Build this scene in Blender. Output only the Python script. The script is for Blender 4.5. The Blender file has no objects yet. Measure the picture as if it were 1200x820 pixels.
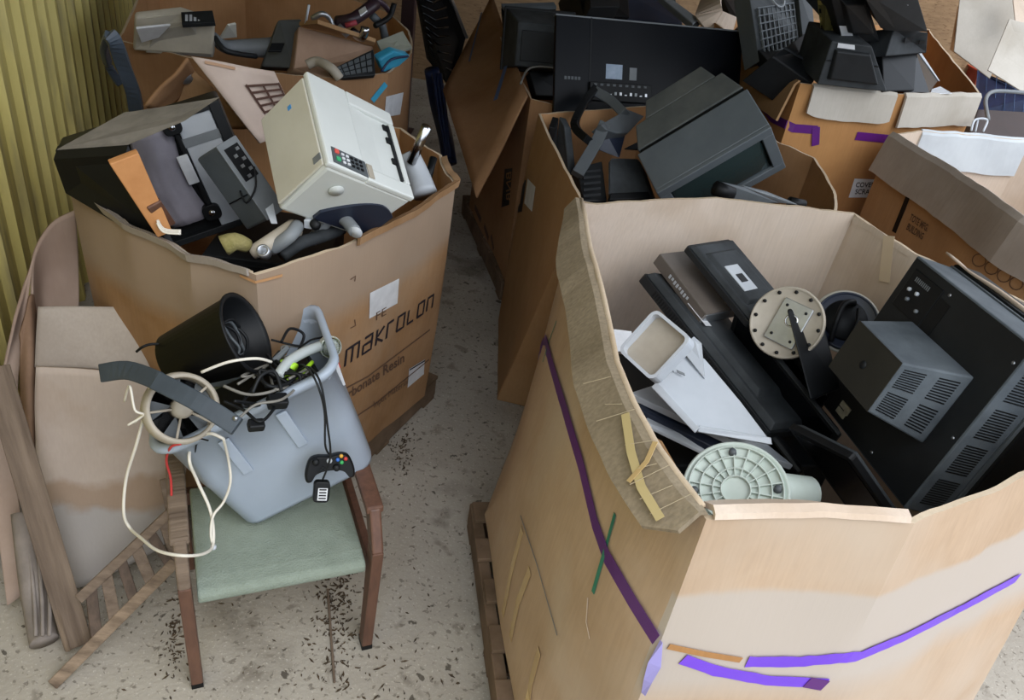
import bpy, bmesh, math, random
from mathutils import Vector, Matrix, noise
random.seed(7)
PI = math.pi
SC = bpy.context.scene
COL = SC.collection
V3 = Vector

# ---------------------------------------------------------------- camera
F_PX, NADIR, CAM_H = 940.0, (362.0, 1830.0), 2.25
_down = V3((NADIR[0] - 600, NADIR[1] - 410, F_PX)).normalized()
_up = -_down
_fw = (V3((0, 0, 1)) - _up * V3((0, 0, 1)).dot(_up)).normalized()
_rt = _fw.cross(_up)
if _rt.x < 0: _rt = -_rt
RM = Matrix((_rt, _fw, _up))            # world = RM @ (right, down, forward) of the lens
CAM = V3((0, 0, CAM_H))
def ray(px, py): return RM @ V3((px - 600, py - 410, F_PX))
def at(px, py, z):
    """a spot of the place at height z"""
    d = ray(px, py); return CAM + d * ((z - CAM.z) / d.z)
def aty(px, py, y):
    d = ray(px, py); return CAM + d * (y / d.y)
def proj(p):
    c = RM.transposed() @ (V3(p) - CAM)
    return 600 + F_PX * c.x / c.z, 410 + F_PX * c.y / c.z
cam = bpy.data.cameras.new('camera'); cam.sensor_width = 36; cam.lens = F_PX / 1200 * 36; cam.clip_start = .05
co = bpy.data.objects.new('camera', cam); COL.objects.link(co)
_m = RM @ Matrix(((1, 0, 0), (0, -1, 0), (0, 0, -1)))
co.matrix_world = Matrix.Translation(CAM) @ _m.to_4x4()
SC.camera = co

# ---------------------------------------------------------------- materials
def lin(h):
    h = h.lstrip('#'); r = [int(h[i:i + 2], 16) / 255 for i in (0, 2, 4)]
    return tuple([(x / 12.92 if x <= .04045 else ((x + .055) / 1.055) ** 2.4) for x in r] + [1])
_mats = {}
def mat(name, col, col2=None, rough=.6, metal=0, scale=6, detail=6, lo=.35, hi=.7, bump=0, bscale=None, stretch=(1, 1, 1),
        coat=0, trans=0, spec=.5, speck=None, speck_amt=.62, speck_scale=60):
    if name in _mats: return _mats[name]
    m = bpy.data.materials.new(name); m.use_nodes = True; _mats[name] = m
    nt = m.node_tree; N = nt.nodes; L = nt.links; b = N['Principled BSDF']
    b.inputs['Base Color'].default_value = lin(col); b.inputs['Roughness'].default_value = rough
    b.inputs['Metallic'].default_value = metal; b.inputs['Specular IOR Level'].default_value = spec
    b.inputs['Coat Weight'].default_value = coat
    if trans: b.inputs['Transmission Weight'].default_value = trans
    tc = N.new('ShaderNodeTexCoord'); mp = N.new('ShaderNodeMapping'); mp.inputs['Scale'].default_value = stretch
    L.new(tc.outputs['Object'], mp.inputs['Vector'])
    if col2:
        t = N.new('ShaderNodeTexNoise'); t.inputs['Scale'].default_value = scale; t.inputs['Detail'].default_value = detail
        t.inputs['Roughness'].default_value = .62
        L.new(mp.outputs[0], t.inputs['Vector'])
        r = N.new('ShaderNodeValToRGB'); r.color_ramp.elements[0].position = lo; r.color_ramp.elements[1].position = hi
        r.color_ramp.elements[0].color = lin(col); r.color_ramp.elements[1].color = lin(col2)
        L.new(t.outputs['Fac'], r.inputs[0]); out = r.outputs[0]
        if speck:
            t2 = N.new('ShaderNodeTexNoise'); t2.inputs['Scale'].default_value = speck_scale; t2.inputs['Detail'].default_value = 3
            L.new(mp.outputs[0], t2.inputs['Vector'])
            r2 = N.new('ShaderNodeValToRGB'); r2.color_ramp.elements[0].position = speck_amt; r2.color_ramp.elements[1].position = speck_amt + .06
            r2.color_ramp.elements[0].color = (0, 0, 0, 1); r2.color_ramp.elements[1].color = (1, 1, 1, 1)
            L.new(t2.outputs['Fac'], r2.inputs[0])
            mx = N.new('ShaderNodeMix'); mx.data_type = 'RGBA'
            L.new(r2.outputs[0], mx.inputs[0]); L.new(out, mx.inputs[6]); mx.inputs[7].default_value = lin(speck); out = mx.outputs[2]
        L.new(out, b.inputs['Base Color'])
    if bump:
        t = N.new('ShaderNodeTexNoise'); t.inputs['Scale'].default_value = bscale or scale * 3; t.inputs['Detail'].default_value = 5
        L.new(mp.outputs[0], t.inputs['Vector'])
        bp = N.new('ShaderNodeBump'); bp.inputs['Strength'].default_value = bump; bp.inputs['Distance'].default_value = .01
        L.new(t.outputs['Fac'], bp.inputs['Height']); L.new(bp.outputs[0], b.inputs['Normal'])
    return m
def board(name, col, col2, stain=None, stain_amt=.62, flute=.35, band=None):
    """corrugated paperboard: mottled paper, soft stains, faint upright flutes"""
    if name in _mats: return _mats[name]
    m = mat(name, col, col2, rough=.85, scale=2.3, detail=9, lo=.3, hi=.72, spec=.2)
    nt = m.node_tree; N = nt.nodes; L = nt.links; b = N['Principled BSDF']
    src = b.inputs['Base Color'].links[0].from_socket
    tc = N.new('ShaderNodeTexCoord')
    f = N.new('ShaderNodeTexNoise'); f.inputs['Scale'].default_value = 1; f.inputs['Detail'].default_value = 4
    mp = N.new('ShaderNodeMapping'); mp.inputs['Scale'].default_value = (120, 120, 3)
    L.new(tc.outputs['Object'], mp.inputs[0]); L.new(mp.outputs[0], f.inputs['Vector'])
    mr = N.new('ShaderNodeMapRange'); mr.inputs[3].default_value = 1 - flute * .35; mr.inputs[4].default_value = 1 + flute * .3
    L.new(f.outputs['Fac'], mr.inputs[0])
    mx = N.new('ShaderNodeMix'); mx.data_type = 'RGBA'; mx.blend_type = 'MULTIPLY'; mx.inputs[0].default_value = 1
    L.new(src, mx.inputs[6]); L.new(mr.outputs[0], mx.inputs[7]); out = mx.outputs[2]
    if stain:
        t = N.new('ShaderNodeTexNoise'); t.inputs['Scale'].default_value = 1.7; t.inputs['Detail'].default_value = 5; t.inputs['Distortion'].default_value = .15
        L.new(tc.outputs['Object'], t.inputs['Vector'])
        r = N.new('ShaderNodeValToRGB'); r.color_ramp.elements[0].position = stain_amt - .12; r.color_ramp.elements[1].position = stain_amt + .08
        r.color_ramp.elements[0].color = (0, 0, 0, 1); r.color_ramp.elements[1].color = (.8, .8, .8, 1)
        L.new(t.outputs['Fac'], r.inputs[0])
        m2 = N.new('ShaderNodeMix'); m2.data_type = 'RGBA'; L.new(r.outputs[0], m2.inputs[0]); L.new(out, m2.inputs[6]); m2.inputs[7].default_value = lin(stain); out = m2.outputs[2]
    for (v0, v1, bc, amt, umax) in (band or []):
        uv = N.new('ShaderNodeUVMap'); sp = N.new('ShaderNodeSeparateXYZ'); L.new(uv.outputs[0], sp.inputs[0])
        t = N.new('ShaderNodeTexNoise'); t.inputs['Scale'].default_value = 3; t.inputs['Detail'].default_value = 6; L.new(tc.outputs['Object'], t.inputs['Vector'])
        ad = N.new('ShaderNodeMath'); ad.operation = 'MULTIPLY_ADD'; L.new(t.outputs['Fac'], ad.inputs[0]); ad.inputs[1].default_value = .10; L.new(sp.outputs['Y'], ad.inputs[2])
        r = N.new('ShaderNodeValToRGB'); el = r.color_ramp.elements
        el[0].position = v0 - .03; el[0].color = (0, 0, 0, 1); el[1].position = v0 + .05; el[1].color = (amt, amt, amt, 1)
        x = el.new(min(v1 + .05, .98)); x.color = (amt, amt, amt, 1); x = el.new(min(v1 + .065, 1)); x.color = (0, 0, 0, 1) if v1 < .95 else (amt, amt, amt, 1)
        L.new(ad.outputs[0], r.inputs[0])
        cu_ = N.new('ShaderNodeMath'); cu_.operation = 'LESS_THAN'; L.new(sp.outputs['X'], cu_.inputs[0]); cu_.inputs[1].default_value = umax
        mu_ = N.new('ShaderNodeMath'); mu_.operation = 'MULTIPLY'; L.new(r.outputs[0], mu_.inputs[0]); L.new(cu_.outputs[0], mu_.inputs[1])
        m3 = N.new('ShaderNodeMix'); m3.data_type = 'RGBA'; L.new(mu_.outputs[0], m3.inputs[0]); L.new(out, m3.inputs[6]); m3.inputs[7].default_value = lin(bc); out = m3.outputs[2]
    L.new(out, b.inputs['Base Color'])
    bp = N.new('ShaderNodeBump'); bp.inputs['Strength'].default_value = .12; bp.inputs['Distance'].default_value = .004
    L.new(f.outputs['Fac'], bp.inputs['Height']); L.new(bp.outputs[0], b.inputs['Normal'])
    return m

K_FRONT = board('kraft_pale', '#c2a88e', '#b0957a', '#c0ae9b', .6, band=[(.60, .815, '#b9aea3', .9, 7.0)])
K_SIDE = board('kraft_tan', '#ab8863', '#98744f', '#8a6c4e', .66)
K_BROWN = board('kraft_brown', '#a17c5a', '#886547', '#7a5636', .64)
K_MAK = board('kraft_dusty', '#a98765', '#85623f', '#a08d78', .6, band=[(.80, .96, '#9c8c7c', .7, 99.0)])
K_GREY = board('board_dusty_grey', '#aaa096', '#968b80', '#84786c', .64)
K_INNER = board('board_inner_pale', '#dacabb', '#cbb8a4', '#b59c82', .68)
K_INNER_T = board('board_inner_tan', '#c0946a', '#a97c52', '#8e6540', .62)
K_WHITE = board('board_white', '#bfb9af', '#aaa397', '#958b7c', .64, .2)
K_EDGE = board('board_edge', '#c9b8a0', '#b09a7e', None)
K_FLUTED = board('board_fluted', '#a0927d', '#857762', '#73664f', .62, 1.2)
K_ORANGE = board('kraft_orange', '#b48655', '#a37449', '#9a6a41', .66)
PURPLE = mat('purple_tape', '#6f3fd0', '#7a49d8', rough=.4, spec=.5)
PURPLE_D = mat('purple_tape_dark', '#531d6e', '#611f78', rough=.35)
GREEN_T = mat('green_tape', '#2f7a62', rough=.4)
BLUE_T = mat('blue_tape', '#3c5378', rough=.5)
CLEAR_T = mat('clear_tape', '#c9ad7c', '#bf9f6c', rough=.25)
INK = mat('black_ink', '#1e1820', rough=.7)
INK_B = mat('faded_ink', '#5c4332', rough=.8)
PAPER = mat('paper_white', '#d8dadd', '#c6c8cb', rough=.7, scale=20)
BLACK = mat('black_plastic', '#0b0c0e', '#131517', rough=.5, scale=4, spec=.25)
BLACK_G = mat('black_gloss', '#050609', rough=.25, spec=.35)
DARK = mat('charcoal_plastic', '#17191b', '#222527', rough=.55, spec=.3, scale=5, lo=.4, hi=.75)
DUSTY = mat('dusty_charcoal', '#26292b', '#474b4e', rough=.7, spec=.3, scale=4, lo=.38, hi=.75)
DUSTY_LIT = mat('dusty_lit_slate_plastic', '#43494e', '#656c71', rough=.7, spec=.3, scale=5, lo=.35, hi=.75)  # television sides: dust plus the light on them, both put into the colour
GREY_D = mat('dark_grey_plastic', '#4a4f52', '#565b5e', rough=.55, scale=5)
GREY_M = mat('mid_grey_plastic', '#6b7073', '#7c8083', rough=.55, scale=6)
GREY_L = mat('light_grey_plastic', '#a7acb1', '#b9bdc1', rough=.5, scale=5)
TOTE = mat('tote_grey_blue', '#98a3b1', '#a3aebb', rough=.45, scale=3)
WHITE_P = mat('white_plastic', '#c2c7cd', '#b4bac0', rough=.35, scale=4)
CREAM = mat('cream_plastic', '#c9c6ba', '#bdb9ab', rough=.5, scale=4)
IVORY = mat('ivory_plastic', '#d2d5d1', '#c6cac5', rough=.45, scale=3)
NAVY = mat('navy_plastic', '#1d2434', '#252c3c', rough=.4)
MINT = mat('pale_mint_plastic', '#c3cdc4', '#b2bcb2', rough=.5, scale=8)
BEIGE = mat('beige_plastic', '#aea596', '#9c9384', rough=.55, scale=8)
METAL = mat('dull_metal', '#b6b9bd', '#9a9da1', rough=.35, metal=.85, scale=9)
CHROME = mat('polished_metal', '#c9cacc', rough=.2, metal=1)
WOOD_O = mat('raw_pine', '#c88f5a', '#a86f3e', rough=.7, scale=5, stretch=(1, 1, 12), detail=8)
WOOD_G = mat('weathered_wood', '#7d6c5c', '#57483b', rough=.85, scale=2.2, stretch=(1, 14, 14), bump=.5, detail=9)
WOOD_E = mat('split_wood_edge', '#8f7b66', '#5a4a3b', rough=.85, scale=2.5, stretch=(1, 14, 14), bump=.4)
PALLET = mat('pallet_wood', '#7a6450', '#54432f', rough=.9, scale=6, bump=.4, detail=8)
CHAIR_W = mat('chair_walnut', '#6a4a3a', '#553a2e', rough=.5, scale=5, stretch=(9, 9, 1))
FABRIC = mat('sage_fabric', '#8f998d', '#828c80', rough=.95, scale=12, bump=.5, bscale=220, spec=.1)
RED = mat('red_wire', '#c23a3a', rough=.5)
CABLE_W = mat('cable_white', '#d9d3c6', rough=.45)
CABLE_G = mat('cable_grey', '#77746d', rough=.5)
LENS = mat('clear_lens', '#dfe8dc', rough=.1, trans=.7, coat=.5)
LIME = mat('lime_plastic', '#9fd02a', rough=.4)
CYAN = mat('cyan_film', '#2f93b8', '#46a6c6', rough=.4, scale=12)
NAVYFAB = mat('blue_tarp', '#1b2c55', '#101d3c', rough=.5, scale=10)
MAROON = mat('maroon_paint', '#3d2428', '#2c1a1d', rough=.5)

# ---------------------------------------------------------------- mesh tools
class MB:
    def __init__(s): s.v = []; s.f = []; s.m = []; s.sm = []
    def add(s, verts, faces, mi=0, smooth=False, M=None):
        o = len(s.v); s.v += [(M @ V3(v)) if M is not None else V3(v) for v in verts]
        for f in faces: s.f.append([i + o for i in f]); s.m.append(mi); s.sm.append(smooth)
        return s
    def box(s, x0, x1, y0, y1, z0, z1, mi=0, M=None):
        v = [(x0, y0, z0), (x1, y0, z0), (x1, y1, z0), (x0, y1, z0), (x0, y0, z1), (x1, y0, z1), (x1, y1, z1), (x0, y1, z1)]
        return s.add(v, [(0, 3, 2, 1), (4, 5, 6, 7), (0, 1, 5, 4), (1, 2, 6, 5), (2, 3, 7, 6), (3, 0, 4, 7)], mi, False, M)
    def hexa(s, lo, hi, mi=0, M=None):
        """two matching rings of points joined into a closed solid"""
        n = len(lo); f = [tuple(range(n))[::-1], tuple(range(n, 2 * n))]
        f += [(i, (i + 1) % n, n + (i + 1) % n, n + i) for i in range(n)]
        return s.add(list(lo) + list(hi), f, mi, False, M)
    def prism(s, poly, z0, z1, mi=0, M=None):
        return s.hexa([(p[0], p[1], z0) for p in poly], [(p[0], p[1], z1) for p in poly], mi, M)
    def loft(s, rings, closed=True, caps=True, mi=0, smooth=False, M=None):
        n = len(rings[0]); v = [p for r in rings for p in r]; f = []
        for k in range(len(rings) - 1):
            for i in range(n if closed else n - 1):
                j = (i + 1) % n; f.append((k * n + i, k * n + j, (k + 1) * n + j, (k + 1) * n + i))
        if caps and closed:
            f.append(tuple(range(n))[::-1]); f.append(tuple(range((len(rings) - 1) * n, len(rings) * n)))
        return s.add(v, f, mi, smooth, M)
    def tube(s, pts, r, n=8, mi=0, M=None, caps=True, smooth=True, curve=0):
        pts = [V3(p) for p in pts]
        if curve: pts = spline(pts, curve)
        rr = r if isinstance(r, (list, tuple)) else [r] * len(pts)
        if len(rr) != len(pts): rr = [rr[0] + (rr[-1] - rr[0]) * i / (len(pts) - 1) for i in range(len(pts))]
        rings = []; up = None
        for i, p in enumerate(pts):
            a = pts[max(i - 1, 0)]; b = pts[min(i + 1, len(pts) - 1)]; t = (b - a)
            t = t.normalized() if t.length > 1e-9 else V3((0, 0, 1))
            if up is None: up = t.orthogonal().normalized()
            up = (up - t * up.dot(t))
            up = up.normalized() if up.length > 1e-6 else t.orthogonal().normalized()
            w = t.cross(up)
            rings.append([p + (up * math.cos(2 * PI * k / n) + w * math.sin(2 * PI * k / n)) * rr[i] for k in range(n)])
        return s.loft(rings, True, caps, mi, smooth, M)
    def lathe(s, prof, n=32, mi=0, M=None, smooth=True, sx=1, sy=1, caps=True):
        rings = [[(max(r, 1e-4) * math.cos(2 * PI * k / n) * sx, max(r, 1e-4) * math.sin(2 * PI * k / n) * sy, z) for k in range(n)] for r, z in prof]
        return s.loft(rings, True, caps, mi, smooth, M)
    def build(s, name, mats, parent=None, bevel=0, mw=None, solid=0, sub=0, auto=True):
        me = bpy.data.meshes.new(name); me.from_pydata([tuple(v) for v in s.v], [], s.f)
        for m in (mats if isinstance(mats, (list, tuple)) else [mats]): me.materials.append(m)
        for p, mi, sm in zip(me.polygons, s.m, s.sm): p.material_index = mi; p.use_smooth = sm
        me.update()
        bm = bmesh.new(); bm.from_mesh(me); bmesh.ops.recalc_face_normals(bm, faces=bm.faces); bm.to_mesh(me); bm.free()
        o = bpy.data.objects.new(name, me); COL.objects.link(o)
        if mw is not None: o.matrix_world = mw
        if parent is not None: o.parent = parent
        if solid:
            md = o.modifiers.new('solid', 'SOLIDIFY'); md.thickness = solid; md.offset = 0
        if sub:
            md = o.modifiers.new('sub', 'SUBSURF'); md.levels = sub; md.render_levels = sub
        if bevel:
            md = o.modifiers.new('bevel', 'BEVEL'); md.width = bevel; md.segments = 2; md.limit_method = 'ANGLE'; md.angle_limit = .6
            md.harden_normals = False
        return o
def spline(pts, k=6):
    pts = [V3(p) for p in pts]; out = []
    for i in range(len(pts) - 1):
        p0 = pts[max(i - 1, 0)]; p1 = pts[i]; p2 = pts[i + 1]; p3 = pts[min(i + 2, len(pts) - 1)]
        for j in range(k):
            t = j / k
            out.append(.5 * ((2 * p1) + (p2 - p0) * t + (2 * p0 - 5 * p1 + 4 * p2 - p3) * t * t + (3 * p1 - p0 - 3 * p2 + p3) * t ** 3))
    out.append(pts[-1]); return out
def frame(T, ax, ay=None, az=None):
    """a pose: origin and two of the three axes (the first is kept, the second squared up)"""
    ax = V3(ax).normalized()
    if ay is not None:
        ay = V3(ay); ay = (ay - ax * ay.dot(ax)).normalized(); az = ax.cross(ay)
    else:
        az = V3(az); az = (az - ax * az.dot(ax)).normalized(); ay = az.cross(ax)
    m = Matrix((ax, ay, az)).transposed().to_4x4(); m.translation = V3(T); return m
def rot(T, yaw=0, pitch=0, roll=0):
    return Matrix.Translation(V3(T)) @ Matrix.Rotation(math.radians(yaw), 4, 'Z') @ Matrix.Rotation(math.radians(pitch), 4, 'X') @ Matrix.Rotation(math.radians(roll), 4, 'Y')
def tag(o, label, cat, group=None, kind=None):
    if label: o['label'] = label
    if cat: o['category'] = cat
    if group: o['group'] = group
    if kind: o['kind'] = kind
    return o
def thing(name, label, cat, M=None, group=None):
    o = bpy.data.objects.new(name, None); COL.objects.link(o); o.empty_display_size = .05
    if M is not None: o.matrix_world = M if isinstance(M, Matrix) else Matrix.Translation(V3(M))
    return tag(o, label, cat, group)
def rrect(w, h, r, n=5, cx=0, cy=0):
    out = []
    for (sx, sy, a0) in ((1, 1, 0), (-1, 1, 90), (-1, -1, 180), (1, -1, 270)):
        for k in range(n + 1):
            a = math.radians(a0 + 90 * k / n)
            out.append((cx + sx * (w / 2 - r) + r * math.cos(a), cy + sy * (h / 2 - r) + r * math.sin(a)))
    return out
def text_shape(body, size=1.0, bold=0):
    """lettering as flat polygons, centred: (verts 2D, faces)"""
    cu = bpy.data.curves.new('lettering', 'FONT'); cu.body = body; cu.size = size; cu.align_x = 'CENTER'; cu.align_y = 'CENTER'; cu.offset = bold
    cu.resolution_u = 3
    o = bpy.data.objects.new('lettering', cu); COL.objects.link(o)
    dg = bpy.context.evaluated_depsgraph_get(); me = o.evaluated_get(dg).to_mesh()
    vs = [(v.co.x, v.co.y) for v in me.vertices]; fs = [tuple(p.vertices) for p in me.polygons]
    bpy.data.objects.remove(o); bpy.data.curves.remove(cu)
    return vs, fs

# ---------------------------------------------------------------- the cardboard boxes
class Carton:
    def __init__(s, name, label, rim, base, mats, seed=0, bulge=.03, rough=.006, th=.012, cat='box', group=None, arc=()):
        s.rim = [V3(p) for p in rim]; s.base = [V3(p) for p in base]; s.n = len(rim); s.bulge = bulge; s.seed = seed; s.rough = rough; s.th = th
        cx = sum((p for p in s.rim), V3()) / s.n; s.c = cx
        org = V3((cx.x, cx.y, s.base[0].z)); s.org = org
        s.root = thing(name, label, cat, org, group)
        K, R = 12, 14
        outer = []; inner = []
        for r in range(R + 1):
            ro = []; ri = []
            for i in range(s.n):
                for k in range(K):
                    ro.append(s.surf(i, k / K, r / R, 0) - org); ri.append(s.surf(i, k / K, r / R, -th) - org)
            outer.append(ro); inner.append(ri)
        N = s.n * K; m = MB()
        m.loft(outer, True, False, 0, True)
        m.loft(inner, True, False, 1, True)
        top = outer[-1] + inner[-1]
        m.add(top, [(i, (i + 1) % N, N + (i + 1) % N, N + i) for i in range(N)], 2)
        bot = outer[0]
        m.add(bot, [tuple(range(N))], 1)
        me_m = [mats[0], mats[1], K_EDGE]
        s.body = m.build('carton_wall_panels', me_m, s.root)
        uvl = s.body.data.uv_layers.new(name='UVMap'); nn = N * (R + 1)
        for lp in s.body.data.loops:
            vi = lp.vertex_index % nn; uvl.data[lp.index].uv = ((vi % N) / K, min((vi // N) / R, 1))
        # creases stay crisp
        e = s.body.modifiers.new('split', 'EDGE_SPLIT'); e.split_angle = math.radians(20)
    def surf(s, i, u, v, off=0):
        i %= s.n; j = (i + 1) % s.n
        b = s.base[i].lerp(s.base[j], u); t = s.rim[i].lerp(s.rim[j], u)
        p = b.lerp(t, v)
        d = s.rim[j] - s.rim[i]; o = V3((d.y, -d.x, 0)).normalized()
        if o.dot((s.rim[i] + s.rim[j]) / 2 - s.c) < 0: o = -o
        edge = math.sin(PI * min(max(u, 0), 1))
        q = noise.noise(p * 2.2 + V3((s.seed * 7.1, 0, 0))) * .018 * edge
        p = p + o * (s.bulge * math.sin(PI * v) * (.4 + .6 * edge) + q + off)
        if v > .9: p.z += noise.noise(p * 14 + V3((0, s.seed, 0))) * s.rough * (v - .9) * 10
        return p
    def find(s, i, px, py, u=.5, v=.5):
        for _ in range(25):
            a = proj(s.surf(i, u, v)); e = 1e-3
            b = proj(s.surf(i, u + e, v)); c = proj(s.surf(i, u, v + e))
            J = ((b[0] - a[0]) / e, (c[0] - a[0]) / e, (b[1] - a[1]) / e, (c[1] - a[1]) / e)
            D = J[0] * J[3] - J[1] * J[2]
            if abs(D) < 1e-9: break
            dx, dy = px - a[0], py - a[1]
            du = (dx * J[3] - dy * J[1]) / D; dv = (dy * J[0] - dx * J[2]) / D
            u += max(-.3, min(.3, du)); v += max(-.3, min(.3, dv))
        return u, v
    def locate(s, px, py, panels):
        best = None
        for i in panels:
            u, v = s.find(i, px, py)
            e = max(0, -u, u - 1) + max(0, -v, v - 1) * .5
            if best is None or e < best[0]: best = (e, i, u, v)
        return best[1:]
    def spot(s, px, py, panels, off=.0025):
        i, u, v = s.locate(px, py, panels); u = min(max(u, 0), 1)
        a = s.surf(i, u, v, 0); b = s.surf(i, u, v, 1); return a + (b - a) * off, (b - a)
    def tape(s, name, pix, w, m, panels, off=.003, ragged=0, label=None, step=9):
        """tape stuck along the outside"""
        q = []
        for a, b in zip(pix, pix[1:]):
            k = max(1, int(math.hypot(b[0] - a[0], b[1] - a[1]) / step))
            q += [(a[0] + (b[0] - a[0]) * j / k, a[1] + (b[1] - a[1]) * j / k) for j in range(k)]
        q.append(pix[-1]); P = [s.spot(x, y, panels, off) for x, y in q]; vv = []
        for k, (p, n) in enumerate(P):
            t = P[min(k + 1, len(P) - 1)][0] - P[max(k - 1, 0)][0]; c = t.cross(n).normalized()
            j = 1 + ragged * random.uniform(-.2, .2)
            vv += [p + c * w / 2 * j - s.org, p - c * w / 2 * j - s.org]
        mb = MB().add(vv, [(2 * k, 2 * k + 1, 2 * k + 3, 2 * k + 2) for k in range(len(q) - 1)], 0, False)
        o = mb.build(name, m, s.root, solid=.0008)
        if label: o['label'] = label
        return o
    def sticker(s, name, quad, m, panels, off=.0025, n=6, label=None):
        """paper stuck on the outside; quad = top left, top right, bottom right, bottom left"""
        vv = []
        for a in range(n + 1):
            for b in range(n + 1):
                x, y = a / n, b / n
                q = [(1 - x) * (1 - y) * quad[0][k] + x * (1 - y) * quad[1][k] + x * y * quad[2][k] + (1 - x) * y * quad[3][k] for k in (0, 1)]
                vv.append(s.spot(q[0], q[1], panels, off)[0] - s.org)
        mb = MB().add(vv, [(a * (n + 1) + b, (a + 1) * (n + 1) + b, (a + 1) * (n + 1) + b + 1, a * (n + 1) + b + 1) for a in range(n) for b in range(n)], 0, False)
        o = mb.build(name, m, s.root, solid=.0006)
        if label: o['label'] = label
        return o
    def printed(s, name, body, quad, m, panels, off=.0032, bold=0):
        """printed lettering filling the quad (top left, top right, bottom right, bottom left)"""
        vs, fs = text_shape(body, 1, bold)
        x0 = min(v[0] for v in vs); x1 = max(v[0] for v in vs); y0 = min(v[1] for v in vs); y1 = max(v[1] for v in vs)
        out = []
        for X, Y in vs:
            x = (X - x0) / (x1 - x0); y = (y1 - Y) / (y1 - y0)
            q = [(1 - x) * (1 - y) * quad[0][k] + x * (1 - y) * quad[1][k] + x * y * quad[2][k] + (1 - x) * y * quad[3][k] for k in (0, 1)]
            out.append(s.spot(q[0], q[1], panels, off)[0] - s.org)
        o = MB().add(out, fs).build(name, m, s.root)
        return o
    def flap(s, name, path, out_d, drop_d, m, side=1, th=.012, taper=0, label=None, wave=.008, n=16, lift=.0):
        """top flap bent over the rim along path [(panel, u) ...]; side 1 hangs outside, -1 inside"""
        pts = []
        for a, b in zip(path, path[1:]):
            if a[0] == b[0]:
                pts += [(a[0], a[1] + (b[1] - a[1]) * k / n) for k in range(n)]
            else: pts.append(a)
        pts.append(path[-1]); rings = []; N = len(pts)
        P = []; O = []
        for i, u in pts:
            p = s.surf(i, u, 1); q = s.surf(i, u, 1, 1); P.append(p); O.append(V3((q.x - p.x, q.y - p.y, 0)).normalized() * side)
        for _ in range(6): O = [(O[max(k - 1, 0)] + O[k] + O[min(k + 1, N - 1)]).normalized() for k in range(N)]
        for k in range(N):
            t = k / (N - 1); p, o = P[k], O[k]
            f = 1 - taper * max(0, (abs(t - .5) - .4) / .1)
            sw = noise.noise(p * 6 + V3((9, s.seed, 0))) * wave
            a = p + V3((0, 0, .006)) - o * .006
            b = a + o * (out_d * f + sw) + V3((0, 0, -drop_d * f + sw))
            mid = a.lerp(b, .15) + V3((0, 0, .008 + lift)) + o * .01
            dn = V3((0, 0, -th)); 
            nn = (b - a).normalized(); nn = V3((-nn.z * o.x, -nn.z * o.y, (nn.x * o.x + nn.y * o.y))) * th
            rings.append([q - s.org for q in (a, mid, b, b + nn, mid + nn, a + nn)])
        ob = MB().loft(rings, True, True).build(name, m, s.root)
        if label: ob['label'] = label
        return ob

# ================================================================ the setting
def struct(name, mb, m, **k):
    o = mb.build(name, m, **k); o['kind'] = 'structure'; return o
# concrete floor
def concrete():
    m = mat('concrete', '#b3aca0', '#938b7f', rough=.9, scale=1.3, detail=12, lo=.3, hi=.75, spec=.2)
    nt = m.node_tree; N = nt.nodes; L = nt.links; b = N['Principled BSDF']; src = b.inputs['Base Color'].links[0].from_socket
    tc = N.new('ShaderNodeTexCoord'); out = src
    for sc, pos, w, col, amt in ((46, .60, .05, '#5e564b', .6), (1.6, .56, .12, '#6d665b', .7), (9, .62, .07, '#6b6256', .55), (120, .62, .04, '#d0c8ba', .5), (3.1, .63, .08, '#5a5348', .6), (20, .66, .03, '#3f382f', .8)):
        t = N.new('ShaderNodeTexNoise'); t.inputs['Scale'].default_value = sc; t.inputs['Detail'].default_value = 6; t.inputs['Distortion'].default_value = .4
        L.new(tc.outputs['Object'], t.inputs['Vector'])
        r = N.new('ShaderNodeValToRGB'); r.color_ramp.elements[0].position = pos; r.color_ramp.elements[1].position = pos + w
        r.color_ramp.elements[0].color = (0, 0, 0, 1); r.color_ramp.elements[1].color = (amt, amt, amt, 1)
        L.new(t.outputs['Fac'], r.inputs[0])
        mx = N.new('ShaderNodeMix'); mx.data_type = 'RGBA'; L.new(r.outputs[0], mx.inputs[0]); L.new(out, mx.inputs[6]); mx.inputs[7].default_value = lin(col); out = mx.outputs[2]
    L.new(out, b.inputs['Base Color'])
    t = N.new('ShaderNodeTexNoise'); t.inputs['Scale'].default_value = 60; t.inputs['Detail'].default_value = 8
    L.new(tc.outputs['Object'], t.inputs['Vector'])
    bp = N.new('ShaderNodeBump'); bp.inputs['Strength'].default_value = .5; bp.inputs['Distance'].default_value = .006
    L.new(t.outputs['Fac'], bp.inputs['Height']); L.new(bp.outputs[0], b.inputs['Normal'])
    return m
struct('floor', MB().box(-3.9, 6, -3.5, 9, -.1, 0), concrete())
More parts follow.
